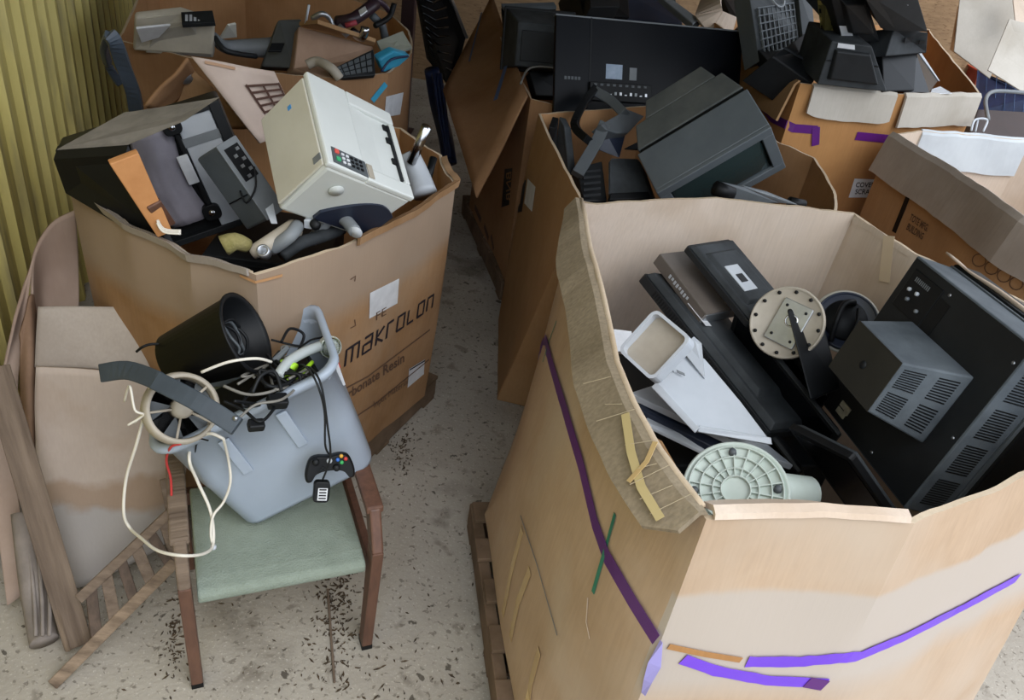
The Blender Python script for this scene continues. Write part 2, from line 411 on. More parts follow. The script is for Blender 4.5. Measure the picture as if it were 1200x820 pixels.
# ribbed metal wall
WO, WD = V3((-1.42, 1.24, 0)), V3((-.36, 1, 0)).normalized()
def wall_metal():
    m = mat('yellow_sheet_metal', '#c4b468', '#dccd85', rough=.5, scale=2.5, stretch=(1, 1, .3), spec=.5)
    nt = m.node_tree; N = nt.nodes; L = nt.links; b = N['Principled BSDF']; src = b.inputs['Base Color'].links[0].from_socket
    tc = N.new('ShaderNodeTexCoord'); mp = N.new('ShaderNodeMapping'); mp.inputs['Scale'].default_value = (3, 3, .45); L.new(tc.outputs['Object'], mp.inputs[0])
    t = N.new('ShaderNodeTexNoise'); t.inputs['Scale'].default_value = 5; t.inputs['Detail'].default_value = 9; L.new(mp.outputs[0], t.inputs['Vector'])
    r = N.new('ShaderNodeValToRGB'); r.color_ramp.elements[0].position = .5; r.color_ramp.elements[1].position = .72
    r.color_ramp.elements[0].color = (0, 0, 0, 1); r.color_ramp.elements[1].color = (.7, .7, .7, 1); L.new(t.outputs['Fac'], r.inputs[0])
    mx = N.new('ShaderNodeMix'); mx.data_type = 'RGBA'; L.new(r.outputs[0], mx.inputs[0]); L.new(src, mx.inputs[6]); mx.inputs[7].default_value = lin('#857a5c'); L.new(mx.outputs[2], b.inputs['Base Color'])
    return m
m = MB(); n_ = V3((WD.y, -WD.x, 0)); prof = []
per = .19; x = -2.5
while x < 8.2:
    for dx, dz in ((0, 0), (.05, 0), (.068, .026), (.102, .026), (.12, 0), (.145, .006), (.16, 0)): prof.append((x + dx, dz))
    x += per
lo = [WO + WD * a + n_ * d for a, d in prof]; hi = [p + V3((0, 0, 3.6)) for p in lo]
m.loft([lo, hi], False, False)
struct('wall_left', m, wall_metal(), solid=.002)
OSB = mat('plywood_sheet', '#b39470', '#94775a', rough=.8, scale=9, stretch=(1, 1, 5), detail=9, speck='#7d6146', speck_scale=20, speck_amt=.6)
struct('wall_back', MB().box(-4.2, 6, 8.0, 8.1, 0, 3.6), OSB)
ROOF = mat('roof_metal', '#8b8d8c', '#777978', rough=.6)
struct('unseen_ceiling', MB().box(-4.2, 2.6, 1.3, 8.1, 3.3, 3.38), ROOF)  # roof out of view, its extent shaped to shade the boxes behind

# ================================================================ boxes
def Z(z, *pp): return [at(px, py, z) for px, py in pp]
fr = Z(1.25, (828, 608), (1072, 612), (1200, 557)) + [V3((1.43, 1.61, 1.25)), V3((1.56, 2.2, 1.26))] + Z(1.25, (1076, 297), (1000, 250), (840, 230), (680, 238), (722, 430), (772, 533))
fb = [V3((.38, 1.05, .14)), V3((.80, 1.10, .14)), V3((1.10, 1.25, .14)), V3((1.54, 1.56, .14)), V3((1.56, 2.1, .14)), V3((1.22, 2.5, .14)), V3((1.08, 2.76, .14)), V3((.6, 2.78, .14)), V3((.11, 2.78, .14)), V3((.0, 2.12, .14)), V3((.19, 1.34, .14))]
FRONT = Carton('bulk_carton', 'open pale cardboard bulk box in front, full of old screens, wrapped with purple tape', fr, fb, [K_FRONT, K_INNER], 1, .02)
F = FRONT
ce = [V3((-.06, 3.74, 1.13)), at(682, 237, 1.15), V3((.66, 2.84, 1.13)), V3((1.13, 2.93, 1.13)), V3((1.24, 3.3, 1.13)), at(955, 185, 1.15), V3((1.0, 3.98, 1.15)), at(757, 124, 1.15)]
cb_ = [V3((-.10, 3.72, .005)), V3((-.03, 3.0, .005)), V3((.6, 2.92, .005)), V3((1.1, 2.98, .005)), V3((1.2, 3.3, .005)), V3((1.2, 3.7, .005)), V3((.95, 3.95, .005)), V3((.45, 4.02, .005))]
CENTRE = Carton('bulk_carton', 'cardboard bulk box directly behind the pale front one, holding a tilted grey tube monitor', ce, cb_, [K_SIDE, K_INNER_T], 2, .02)
tv = [at(622, 116, 1.1), V3((.02, 4.03, 1.1)), V3((.78, 4.22, 1.1)), V3((.8, 5.2, 1.1)), V3((-.4, 5.5, 1.1)), at(586, 45, 1.1)]
tb = [at(592, 330, .14), V3((.0, 4.02, .14)), V3((.76, 4.2, .14)), V3((.8, 5.1, .14)), V3((-.45, 5.3, .14)), V3((-.43, 4.85, .14))]
TVBOX = Carton('bulk_carton', 'brown cardboard bulk box holding a wide flat black television seen from behind', tv, tb, [K_BROWN, K_INNER_T], 3, .015)
rb = [at(871, 49, 1.4), at(938, 98, 1.4), at(1056, 110, 1.4), at(1150, 110, 1.4), at(1088, 34, 1.4), V3((1.4, 5.9, 1.4)), V3((.85, 5.4, 1.4))]
rbb = [V3((.97, 4.55, .005)), V3((1.15, 4.02, .005)), V3((1.68, 4.15, .005)), V3((2.16, 4.4, .005)), V3((2.3, 5.5, .005)), V3((1.4, 5.9, .005)), V3((.9, 5.3, .005))]
CRTBOX = Carton('bulk_carton', 'tall orange-brown cardboard bulk box heaped with black tube monitors at the back', rb, rbb, [K_ORANGE, K_INNER_T], 4, .01)
mk = Z(1.15, (80, 214), (148, 264), (222, 300), (300, 322), (400, 291), (480, 250), (534, 214), (518, 182), (470, 150)) + [V3((-1.05, 3.22, 1.15)), V3((-1.5, 2.95, 1.15))]
mkb = [V3((-1.36, 2.2, .14)), V3((-1.1, 2.02, .14)), V3((-.93, 1.95, .14)), V3((-.74, 1.95, .14)), V3((-.58, 2.25, .14)), V3((-.46, 2.5, .14)), V3((-.34, 2.76, .14)), V3((-.42, 3.0, .14)), V3((-.6, 3.2, .14)), V3((-1.05, 3.2, .14)), V3((-1.5, 2.95, .14))]
MAK = Carton('bulk_carton', 'dusty brown cardboard bulk box printed makrolon, topped by a white laser printer', mk, mkb, [K_MAK, K_INNER_T], 5, .02)
bl = Z(1.15, (137, 47), (222, 68), (300, 84), (392, 92), (455, 86), (483, 62), (480, 36)) + [V3((-1.1, 5.25, 1.15)), V3((-2.0, 5.2, 1.3)), V3((-2.4, 4.9, 1.3))]
blb = [V3((-2.0, 3.78, .005)), V3((-1.68, 3.66, .005)), V3((-1.35, 3.6, .005)), V3((-1.0, 3.78, .005)), V3((-.85, 3.95, .005)), V3((-.8, 4.3, .005)), V3((-.85, 4.6, .005)), V3((-1.15, 5.2, .005)), V3((-2.0, 5.2, .005)), V3((-2.4, 4.8, .005))]
BACKL = Carton('bulk_carton', 'brown cardboard bulk box at the ribbed yellow wall with a beige printer inside', bl, blb, [K_BROWN, K_INNER_T], 6, .01)
rt = [at(1047, 156, 1.25), at(1130, 207, 1.25), at(1200, 256, 1.25), V3((2.1, 2.6, 1.25)), V3((3.0, 2.7, 1.25)), V3((3.1, 4.2, 1.25)), V3((2.45, 4.3, 1.25)), V3((1.82, 4.12, 1.25))]
rtb = [V3((p.x, p.y, .005)) for p in rt]
RIGHT = Carton('bulk_carton', 'half empty cardboard bulk box with dusty grey flap folded over its side', rt, rtb, [K_SIDE, K_INNER], 7, .005)


# ================================================================ flaps, tape, print and labels on the boxes
F.flap('top_flap', [(8, .0), (8, 1), (9, 0), (9, 1), (10, 0), (10, .97)], .085, .075, K_FLUTED, 1, taper=.45, label='dusty fluted flap folded over the side')
F.flap('top_flap', [(0, .03), (0, .97)], .06, .03, K_INNER, -1, taper=.2)
F.tape('tape_strip', [(633, 372), (646, 425), (662, 478), (682, 545), (698, 612), (712, 652), (742, 704), (772, 752)], .042, PURPLE_D, (8, 9, 10), label='dark purple tape')
F.tape('tape_strip', [(875, 774), (935, 774), (1005, 768), (1060, 745), (1125, 712), (1192, 676)], .034, PURPLE, (0, 1, 2), ragged=.5, label='bright purple tape')
F.tape('tape_strip', [(800, 771), (840, 785), (900, 796), (968, 799)], .032, PURPLE, (0, 1), ragged=.4)
F.tape('tape_strip', [(945, 797), (966, 801)], .035, PURPLE_D, (0, 1), off=.005)
F.tape('tape_strip', [(783, 756), (825, 765), (868, 772)], .016, K_ORANGE, (0,), label='brown paper tape')
F.tape('tape_strip', [(722, 602), (710, 645), (696, 694)], .012, GREEN_T, (9, 10), label='green tape')
F.tape('tape_strip', [(653, 376), (645, 398), (637, 424)], .006, GREEN_T, (8, 9))
F.tape('tape_strip', [(611, 604), (630, 660), (654, 744)], .0035, GREY_M, (9,))
for px in ([(613, 620), (601, 665), (590, 720)], [(622, 668), (608, 705), (599, 748)], [(633, 762), (623, 800), (617, 840)]):
    F.tape('tape_strip', px, .03, CLEAR_T, (8, 9, 10), label='clear tape')
F.tape('torn_paper_line', [(690, 700), (688, 728), (692, 748)], .003, K_INNER, (9, 10))
# loose end of the purple tape hanging at the corner
pp = [F.spot(773, 752, (10, 0))[0], F.spot(766, 775, (10, 0), .012)[0], F.spot(757, 795, (10, 0), .01)[0], F.spot(753, 812, (10, 0), .006)[0]]
mb = MB(); vv = []
for p, w in zip(pp, (.004, .026, .016, .008)): vv += [p + V3((w * .4, -.004, .006)) - F.org, p - V3((w * .6, -.004, -.004)) - F.org]
mb.add(vv, [(2 * k, 2 * k + 1, 2 * k + 3, 2 * k + 2) for k in range(3)])
o = mb.build('tape_end', mat('lavender_tape_back', '#a79fe0', rough=.5), F.root, solid=.0008); o['label'] = 'pale lavender loose tape end'
# yellowed tape on the fluted flap
def along(q, w, name, m, parent, org, z=0):
    mb = MB(); vv = []
    for k, p in enumerate(q):
        t = (q[min(k + 1, len(q) - 1)] - q[max(k - 1, 0)]); c = t.cross(V3((-.55, 0, .8))).normalized()
        vv += [p + c * w / 2 - org, p - c * w / 2 - org]
    mb.add(vv, [(2 * k, 2 * k + 1, 2 * k + 3, 2 * k + 2) for k in range(len(q) - 1)])
    return mb.build(name, m, parent, solid=.001)
def flap_pt(i, u, t):  # on the fluted flap, t = 0 rim .. 1 outer edge
    a = F.surf(i, u, 1) + V3((0, 0, .006)); q = F.surf(i, u, 1, 1) - F.surf(i, u, 1)
    return a + q * .08 * t + V3((0, 0, -.065 * t + .030)) + V3((-.004, 0, 0))
along([flap_pt(9, .62, .35), flap_pt(9, .95, .6), flap_pt(10, .35, .8), flap_pt(10, .8, .85)], .018, 'tape_strip', mat('yellowed_tape', '#b5a272', rough=.5), F.root, F.org)
along([flap_pt(9, .98, .1), flap_pt(10, .12, .45), flap_pt(10, .2, .95)], .012, 'tape_strip', CLEAR_T, F.root, F.org)
for k in (0, 3, 4, 7, 9, 10, 12, 14):
    i_, u_ = (9, .1 + k * .11) if k < 8 else (10, (k - 8) * .11 + .02)
    along([flap_pt(i_, min(u_ + .09, 1), .12 + .2 * (k % 3 == 0)), flap_pt(i_, u_, .95 - .3 * (k % 2))],   .0012, 'scratch', mat('scratch_tan', '#b7a78b', rough=.8), F.root, F.org)
F.tape('tape_strip', [(1046, 276), (1040, 330)], .045, mat('pale_paper_tape', '#d8c3a6', rough=.6), (5,), off=-.016)
F.tape('torn_paper_line', [(1003, 258), (1025, 268), (1048, 284), (1072, 300)], .02, K_INNER, (5,), off=-.015, ragged=1)
F_pts = [F.surf(i, k / 8, 1) + V3((0, 0, .010)) - F.org for i in (8, 9, 10) for k in range(8)]
MB().tube(F_pts, .0085, 8).build('folded_rim', K_EDGE, F.root)
# chamfer panel inside: a pale paper tape over the crease
# makrolon print
M_ = MAK; P_ = (3, 4, 5)
GL = {'m': [[(0, 0), (0, 1), (1, 1), (1, 0)], [(.5, 1), (.5, 0)]], 'a': [[(.1, 1), (1, 1), (1, 0), (0, 0), (0, .55), (1, .55)]], 'k': [[(0, 0), (0, 1.05)], [(.95, 1), (0, .45), (.95, 0)]],
      'r': [[(0, 0), (0, 1), (.9, 1)]], 'o': [[(0, 0), (0, 1), (1, 1), (1, 0), (0, 0)]], 'l': [[(0, 1), (0, 0), (.9, 0)]], 'n': [[(0, 0), (0, 1), (1, 1), (1, 0)]]}
for ch_, xa, xb in (('m', 403.5, 418.5), ('a', 424, 434), ('k', 439.5, 448), ('r', 452, 459.5), ('o', 464, 472), ('l', 476.5, 484), ('o', 488, 495), ('n', 499, 505.5)):
    for st in GL[ch_]:
        hh = 19 - (xa - 403) * .038
        q = [(xa + (xb - xa) * x + 2.2 * y, 429 - (xa + (xb - xa) * x - 403) * .672 - hh * y) for x, y in st]
        M_.tape('printed_letter', q, .0095, INK, P_, step=4)
M_.tape('printed_line', [(375, 470), (430, 441), (503, 386)], .006, INK_B, P_)
M_.tape('printed_line', [(395, 502), (440, 472), (502, 421)], .006, INK_B, P_)
M_.printed('printed_lettering', 'Polycarbonate Resin', [(377, 476), (473, 412), (473, 427), (377, 491)], INK_B, P_, bold=.02)
M_.printed('printed_lettering', 'Input Material', [(437, 470), (478, 442), (477, 451), (438, 480)], INK_B, P_)
M_.printed('printed_lettering', 'FE', [(440, 366), (452, 359), (452, 368), (440, 375)], INK_B, P_)
M_.sticker('paper_label', [(433, 343), (467, 326), (465, 355), (432, 373)], PAPER, P_, label='blank white paper label')
M_.sticker('paper_label', [(479, 432), (497, 421), (496, 438), (477, 454)], PAPER, P_)
M_.tape('printed_line', [(479, 433), (497, 422)], .006, INK, P_, off=.0045)
for q in ([(410, 327), (416, 323), (415, 329)], [(410, 384), (416, 381), (415, 374)]): M_.tape('printed_line', q, .003, INK_B, P_, step=3)
M_.flap('torn_flap', [(4, .2), (4, 1), (5, 0), (5, 1), (6, 0), (6, .85)], .008, .022, K_MAK, 1, wave=.008)
M_.flap('torn_flap', [(0, .0), (0, 1), (1, 0), (1, 1), (2, 0), (2, .9)], .006, .018, K_GREY, 1, wave=.004)
M_.tape('torn_paper_line', [(282, 322), (300, 330), (330, 322)], .008, K_INNER_T, (2, 3), off=.004)
# rear flap of that box standing up, printed with a hatched square
def sheet(name, pts, th, m, parent=None, org=None, nx=10, bend=0, mw=None, label=None, round_=None):
    """a thin board through four corners (tl, tr, br, bl), gently bowed"""
    tl, tr, br, bl = [V3(p) for p in pts]; n = (tr - tl).cross(bl - tl).normalized(); vv = []; ff = []
    for a in range(nx + 1):
        for b in range(nx + 1):
            x, y = a / nx, b / nx
            p = tl.lerp(tr, x).lerp(bl.lerp(br, x), y) + n * bend * math.sin(PI * x) + n * noise.noise(V3((x * 2, y * 2, len(name) + th * 99))) * .012
            vv.append(p - (org or V3()))
    for a in range(nx):
        for b in range(nx): ff.append((a * (nx + 1) + b, (a + 1) * (nx + 1) + b, (a + 1) * (nx + 1) + b + 1, a * (nx + 1) + b + 1))
    o = MB().add(vv, ff, 0, True).build(name, m, parent, solid=th)
    if label: o['label'] = label
    return o
def on_quad(pts, x, y, off=0):
    tl, tr, br, bl = [V3(p) for p in pts]; n = (tr - tl).cross(bl - tl).normalized()
    return tl.lerp(tr, x).lerp(bl.lerp(br, x), y) + n * off
WF = [at(224, 66, 1.42), at(322, 84, 1.36), at(352, 150, 1.13), at(305, 168, 1.13)]
sheet('top_flap', WF, .008, mat('printed_white_board', '#c9b6a8', '#b9a598', rough=.85, scale=5), M_.root, M_.org, label='white printed flap standing up')
sg = -1 if (WF[1] - WF[0]).cross(WF[3] - WF[0]).dot(CAM - WF[0]) < 0 else 1
def strokes(name, segs, w, m, parent, org, pts, off):
    mb = MB()
    for a, b in segs:
        A = on_quad(pts, *a); B = on_quad(pts, *b); n = (pts[1] - pts[0]).cross(pts[3] - pts[0]).normalized(); c = (B - A).cross(n).normalized() * w / 2; o = n * off
        q = [A + c + o, B + c + o, B - c + o, A - c + o]; mb.hexa([p - org for p in q], [p + n * (.0006 if off > 0 else -.0006) - org for p in q])
    return mb.build(name, m, parent)
BRN = mat('brown_ink', '#4a2e22', rough=.8)
seg = [((.45 + .0 * k, .30 + k * .09), (.95, .22 + k * .09)) for k in range(5)] + [((.45, .28), (.45, .68)), ((.95, .2), (.95, .62)), ((.7, .25), (.7, .65))]
strokes('printed_hatching', seg, .008, BRN, M_.root, M_.org, WF, sg * .014)
strokes('printed_line', [((.1, .05), (.45, .07))], .01, mat('tan_ink', '#b08a6a'), M_.root, M_.org, WF, sg * .014)
# folded brown edges and the little metal latch behind
sheet('torn_flap', [at(168, 124, 1.22), at(220, 68, 1.4), at(232, 92, 1.28), at(196, 130, 1.17)], .01, K_BROWN, M_.root, M_.org)
sheet('torn_flap', [at(188, 124, 1.17), at(228, 84, 1.33), at(300, 150, 1.13), at(240, 150, 1.1)], .01, K_SIDE, M_.root, M_.org)
# television box: big loose flap, print and labels
T_ = TVBOX
FL = [at(577, -6, 1.13), at(618, 112, 1.11), at(559, 232, .76), at(519, 106, .86)]
sheet('hanging_flap', [FL[0], FL[1], FL[2], FL[3]], .012, K_BROWN, T_.root, T_.org, label='large flap hanging down the side')
def on_flap(FLQ, pix, w, m, name, root, org, off):
    mb = MB(); tl, tr, br, bl = FLQ; n = (tr - tl).cross(bl - tl).normalized()
    if n.dot(CAM - tl) < 0: n = -n
    q = []
    for px, py in pix:
        d = ray(px, py); t = (tl - CAM).dot(n) / d.dot(n); q.append(CAM + d * t + n * off)
    vv = []
    for k, p in enumerate(q):
        c = (q[min(k + 1, len(q) - 1)] - q[max(k - 1, 0)]).cross(n).normalized() * w / 2; vv += [p + c - org, p - c - org]
    return mb.add(vv, [(2 * k, 2 * k + 1, 2 * k + 3, 2 * k + 2) for k in range(len(q) - 1)]).build(name, m, root, solid=.001)
on_flap(FL, [(596, 84), (584, 124)], .022, BLUE_T, 'tape_strip', T_.root, T_.org, .035)
on_flap(FL, [(567, 20), (553, 78)], .012, BLUE_T, 'tape_strip', T_.root, T_.org, .035)
C_ = CENTRE
C_.sticker('black_label', [(607, 211), (617, 211), (612, 248), (602, 250)], BLACK, (0, 7), label='black printed label')
C_.sticker('paper_label', [(619, 209), (628, 219), (624, 248), (615, 238)], PAPER, (0, 7))
T_.sticker('black_label', [(592, 198), (601, 197), (597, 240), (588, 243)], BLACK, (5, 0), label='black printed label')
T_.printed('printed_lettering', 'BNB', [(594, 203), (594, 236), (599, 234), (600, 201)], K_SIDE, (5, 0), off=.004)
for q in ([(557, 242), (564, 258)], [(568, 264), (573, 280)], [(576, 276), (579, 292)]): T_.tape('printed_mark', q, .035, INK_B, (5,), step=4)
# tall box at the back
R_ = CRTBOX
R_.flap('top_flap', [(0, .02), (0, .98)], .05, .2, K_SIDE, 1, wave=.004, label='brown flap folded down')
R_.flap('top_flap', [(1, .12), (1, .95)], .03, .155, K_WHITE, 1, taper=.12, label='whitish worn flap folded down')
R_.flap('top_flap', [(2, .04), (2, .98)], .03, .165, K_WHITE, 1, label='whitish worn flap folded down')
R_.tape('tape_strip', [(893, 122), (905, 138), (930, 150), (957, 152)], .042, PURPLE_D, (0, 1, 6), label='purple tape')
R_.tape('tape_strip', [(956, 149), (955, 170)], .04, PURPLE_D, (1,), off=.005)
R_.tape('tape_strip', [(1003, 159), (1045, 163)], .042, PURPLE_D, (1, 2), label='purple tape')
R_.sticker('paper_label', [(1001, 209), (1027, 210), (1023, 231), (994, 231)], PAPER, (1, 2), off=.004)
R_.printed('printed_lettering', 'COVER\nSCRAP', [(1003, 213), (1025, 213), (1022, 227), (1000, 227)], INK, (1, 2), off=.006, bold=.02)
# half empty box at the right
H_ = RIGHT
H_.flap('top_flap', [(0, .0), (0, 1), (1, 0), (1, 1), (2, 0), (2, .8)], .05, .2, K_GREY, 1, wave=.003, label='dusty grey flap folded over the side')
H_.flap('top_flap', [(7, .0), (7, 1), ][::-1] if 0 else [(6, .0), (6, .98)], .02, .2, mat('pale_blue_white_board', '#ccd2d6', '#b9bfc4', rough=.85, scale=4), -1, label='whitish flap folded inward')
H_.tape('tape_strip', [(1068, 222), (1048, 272)], .03, BLACK, (0, 1), label='black strap')
H_.printed('printed_lettering', 'TOTE MFG.\nBUILDING', [(1069, 250), (1090, 264), (1082, 282), (1061, 268)], INK_B, (0, 1, 2), bold=.02)
for k in range(4):
    cx, cy = 1148 + k * 14.5, 305 + k * 9
    H_.tape('printed_ring', [(cx + 8 * math.cos(a * PI / 6), cy + 7.5 * math.sin(a * PI / 6)) for a in range(13)], .004, INK_B, (0, 1, 2), step=3)
B_ = BACKL
B_.sticker('paper_label', [(452, 113), (472, 108), (468, 134), (450, 137)], PAPER, (3, 4), off=.004)
B_.tape('tape_strip', [(436, 118), (452, 98)], .03, CYAN, (3, 4), label='blue tape')

# ================================================================ pallets
def pallet(x, y, yaw, w, d, label):
    t = thing('wooden_pallet', label, 'pallet', Matrix.Translation((x, y, 0)) @ Matrix.Rotation(math.radians(yaw), 4, 'Z'))
    for k in range(3):
        xx = [0, w / 2 - .02, w - .04][k]
        mb = MB(); mb.box(xx, xx + .04, 0, d, .018, .118)
        mb.build('stringer', PALLET, t, bevel=.004)
    n = 7
    for k in range(n):
        y0 = k * (d - .1) / (n - 1) + random.uniform(-.008, .008); x0 = random.uniform(-.012, .012)
        MB().box(x0, w + random.uniform(-.012, .012), max(y0, 0), y0 + .095, .119, .136).build('deck_board', PALLET, t, bevel=.003)
    for y0 in (0, d / 2 - .05, d - .1):
        MB().box(0, w, y0, y0 + .095, 0, .017).build('bottom_board', PALLET, t, bevel=.003)
    return t
pallet(.22, 1.02, 13.5, 1.05, 1.2, 'worn wooden pallet under the pale box wrapped with purple tape')
pallet(-.12, 3.93, 19, .9, 1.15, 'wooden pallet jutting out under the brown box of the wide black television')
pallet(-1.53, 2.47, -20, .98, .86, 'wooden pallet with chipped corners under the box printed makrolon')

# ================================================================ things in the pale box
def cp(p, k): return CAM + (V3(p) - CAM) * k
def up(T, l, L, w):
    l = V3(l).normalized(); return frame(V3(T) + l * L, -l, az=w)
def lcd(label, Mx, l, t, h, mats=(DARK, BLACK, BLACK_G), vents=True, sticker=None, group=None, name='flat_monitor', cat='monitor', plate=False, bez=.02, screen_top=False):
    """flat screen: x along its lower edge, y through its thickness (back at +y), z up the panel; origin at a lower corner"""
    T = thing(name, label, cat, Mx, group)
    c, b, s = mats
    MB().prism(rrect(l, h, .012, 3, l / 2, h / 2), 0, t * .45, M=Matrix.Rotation(PI / 2, 4, 'X') @ Matrix.Scale(-1, 4, V3((0, 0, 1)))).build('bezel', b, T, bevel=.002)
    m = MB()
    m.hexa([(.006, t * .45, .006), (l - .006, t * .45, .006), (l - .006, t * .45, h - .006), (.006, t * .45, h - .006)],
           [(.02, t * .78, .018), (l - .02, t * .78, .018), (l - .02, t * .78, h - .018), (.02, t * .78, h - .018)])
    m.hexa([(l * .16, t * .7, h * .1), (l * .84, t * .7, h * .1), (l * .84, t * .7, h * .8), (l * .16, t * .7, h * .8)],
           [(l * .2, t, h * .16), (l * .8, t, h * .16), (l * .8, t, h * .74), (l * .2, t, h * .74)])
    m.build('back_cover', c, T, bevel=.004)
    MB().box(bez, l - bez, -.0015, .002, bez, h - bez).build('screen', s, T)
    if vents:
        v = MB(); n = int(l * .8 / .012)
        for k in range(n): v.box(l * .1 + k * .012, l * .1 + k * .012 + .005, t * .1, t * .36, -.002, .001)
        v.build('vent_slots', BLACK, T)
    if sticker:
        x, z, a, bb = sticker
        MB().box(x, x + a, t, t + .0015, z, z + bb).build('label_sticker', PAPER, T)['label'] = 'white label sticker'
    if plate:
        o = MB().box(l * .3, l * .62, t * .98, t * 1.06, h * .2, h * .5).build('port_plate', GREY_L, T, bevel=.002); o['label'] = 'pale port plate'
        MB().box(l * .4, l * .5, t * 1.05, t * 1.1, h * .28, h * .42).build('port', BLACK, T)
    return T

# --- big tube television, back towards the path
k = .82
tvp = cp((1.496, 2.088, 1.195), k); W_, H_T, D_ = .609 * k, .651 * k, .30 * k
Mtv = frame(tvp, (-.23, .97, -.03), ay=(-.22, -.08, -.97))    # z comes out of the back panel
T = thing('tube_television', 'big black tube television with its back showing, tallest thing in the pale box', 'television', Mtv)
m = MB(); zz = -.13 * k / .82
m.hexa([(0, 0, zz), (W_, 0, zz), (W_, H_T, zz), (0, H_T, zz)], [(.0, .0, 0), (W_, .0, 0), (W_, H_T, 0), (0, H_T, 0)])
m.build('back_cabinet', DUSTY_LIT, T, bevel=.005)
MB().box(.006, W_ - .006, .006, H_T - .006, 0, .0015).build('back_panel', DARK, T)
m = MB(); m.box(-.012, W_ + .012, -.012, H_T + .012, -D_, zz - .012); m.build('front_bezel', BLACK, T, bevel=.008)
m = MB(); m.box(-.004, W_ + .004, -.004, H_T + .004, zz - .012, zz); m.build('grey_seam_band', GREY_D, T)
m = MB(); gl = []
for r_ in range(4):
    f = r_ / 3; gl.append([(x * (1 - .12 * f) + W_ / 2 * .12 * f, y * (1 - .12 * f) + H_T / 2 * .12 * f, -D_ - .004 - .014 * f) for x, y in ((.05, .05), (W_ - .05, .05), (W_ - .05, H_T - .05), (.05, H_T - .05))])
m.loft(gl, True, True, 0, True).build('screen_glass', BLACK_G, T)
a, b, bw, bh, p, ew, eh = .1 * k, .181 * k, .347 * k, .272 * k, .231 * k, .262 * k, .194 * k
base = [(a, b, 0), (a + bw, b, 0), (a + bw, b + bh, 0), (a, b + bh, 0)]
cx, cy = a + bw / 2, b + bh / 2
end = [(cx - ew / 2, cy - eh / 2, p), (cx + ew / 2, cy - eh / 2, p), (cx + ew / 2, cy + eh / 2, p), (cx - ew / 2, cy + eh / 2, p)]
hump = MB().hexa(base, end).build('rear_hump', DUSTY_LIT, T, bevel=.005)
MB().hexa([V3(e_) for e_ in end], [V3(e_) + V3((0, 0, .002)) for e_ in end]).build('hump_end_cap', mat('brown_black_plastic', '#26251f', '#302e27', rough=.6, spec=.3), hump, bevel=.001)
def face_slots(name, q, cols, m, parent, fw=.42, rows=1, lift=.0012, horizontal=False):
    """thin slots on the plane q (four corners)"""
    q = [V3(x) for x in q]; n = (q[1] - q[0]).cross(q[3] - q[0]).normalized(); mb = MB()
    def P(x, y, o): return q[0].lerp(q[1], x).lerp(q[3].lerp(q[2], x), y) + n * o
    for i in range(cols):
        x0 = i / cols; x1 = x0 + fw / cols
        for j in range(rows):
            y0 = j / rows + .04 / rows; y1 = (j + .92) / rows
            c = [(x0, y0), (x1, y0), (x1, y1), (x0, y1)]
            if horizontal: c = [(y, x) for x, y in c][::-1]
            mb.hexa([P(x, y, -lift) for x, y in c], [P(x, y, lift) for x, y in c])
    return mb.build(name, m, parent)
def sub(q, x0, x1, y0, y1):
    q = [V3(v) for v in q]
    f = lambda x, y: q[0].lerp(q[1], x).lerp(q[3].lerp(q[2], x), y)
    return [f(x0, y0), f(x1, y0), f(x1, y1), f(x0, y1)]
side = [end[0], end[3], base[3], base[0]]          # hump side at low x
for (x0, x1, y0, y1) in ((.1, .46, .06, .42), (.54, .92, .06, .42), (.1, .46, .56, .9), (.54, .92, .56, .9)):
    face_slots('vent_slots', sub(side, x0, x1, y0, y1), 9, BLACK, hump)
cs = [(0, .0, 0), (0, H_T, 0), (0, H_T, zz), (0, 0, zz)]
for (x0, x1) in ((.12, .3), (.34, .52), (.56, .74), (.78, .95)): face_slots('vent_slots', sub(cs, x0, x1, .2, .85), 12, BLACK, T)
jp = MB().box(W_ - .165, W_ - .03, .03, .15, 0, .005).build('connector_panel', BLACK, T, bevel=.002)
face_slots('rating_lines', [(W_ - .12, .045, .0045), (W_ - .05, .045, .0045), (W_ - .05, .06, .0045), (W_ - .12, .06, .0045)], 9, GREY_M, jp)
for (x, y, c) in ((W_ - .06, .085, GREY_L), (W_ - .095, .082, WHITE_P), (W_ - .075, .11, GREY_M), (W_ - .13, .12, GREY_M)):
    MB().lathe([(.006, 0), (.006, .008), (.003, .01)], 12, M=Matrix.Translation((x, y, .004))).build('jack_socket', c, jp)
MB().box(W_ - .215, W_ - .17, .05, .15, 0, .003).build('connector_panel', BLACK, T)
for (x, y) in ((.02, .06), (.02, .3), (W_ * .62, .03), (.2, H_T - .03)): MB().lathe([(.005, 0), (.005, .003)], 10, M=Matrix.Translation((x, y, 0))).build('screw', METAL, T)
m = MB(); o3 = .002
_n = Mtv.to_3x3() @ V3((0, 0, 1)); _d = ray(988, 468); _q = Mtv.inverted() @ (CAM + _d * ((tvp - CAM).dot(_n) / _d.dot(_n))); sx0, sy0 = _q.x - .055, _q.y
sy0 -= .0
m.box(sx0, sx0 + .05, sy0, sy0 + .018, .0015, .005).box(sx0 + .006, sx0 + .05, sy0 + .023, sy0 + .041, .0015, .005).box(sx0, sx0 + .02, sy0 + .017, sy0 + .024, .0015, .005)
m.build('label_sticker', mat('torn_sticker', '#c9c4b4', '#8f8b7e', scale=20), T)['label'] = 'torn pale sticker'
MB().lathe([(.012, 0), (.012, .004)], 16, M=Matrix.Translation((cx, cy, p))).build('moulded_disc', DARK, hump)
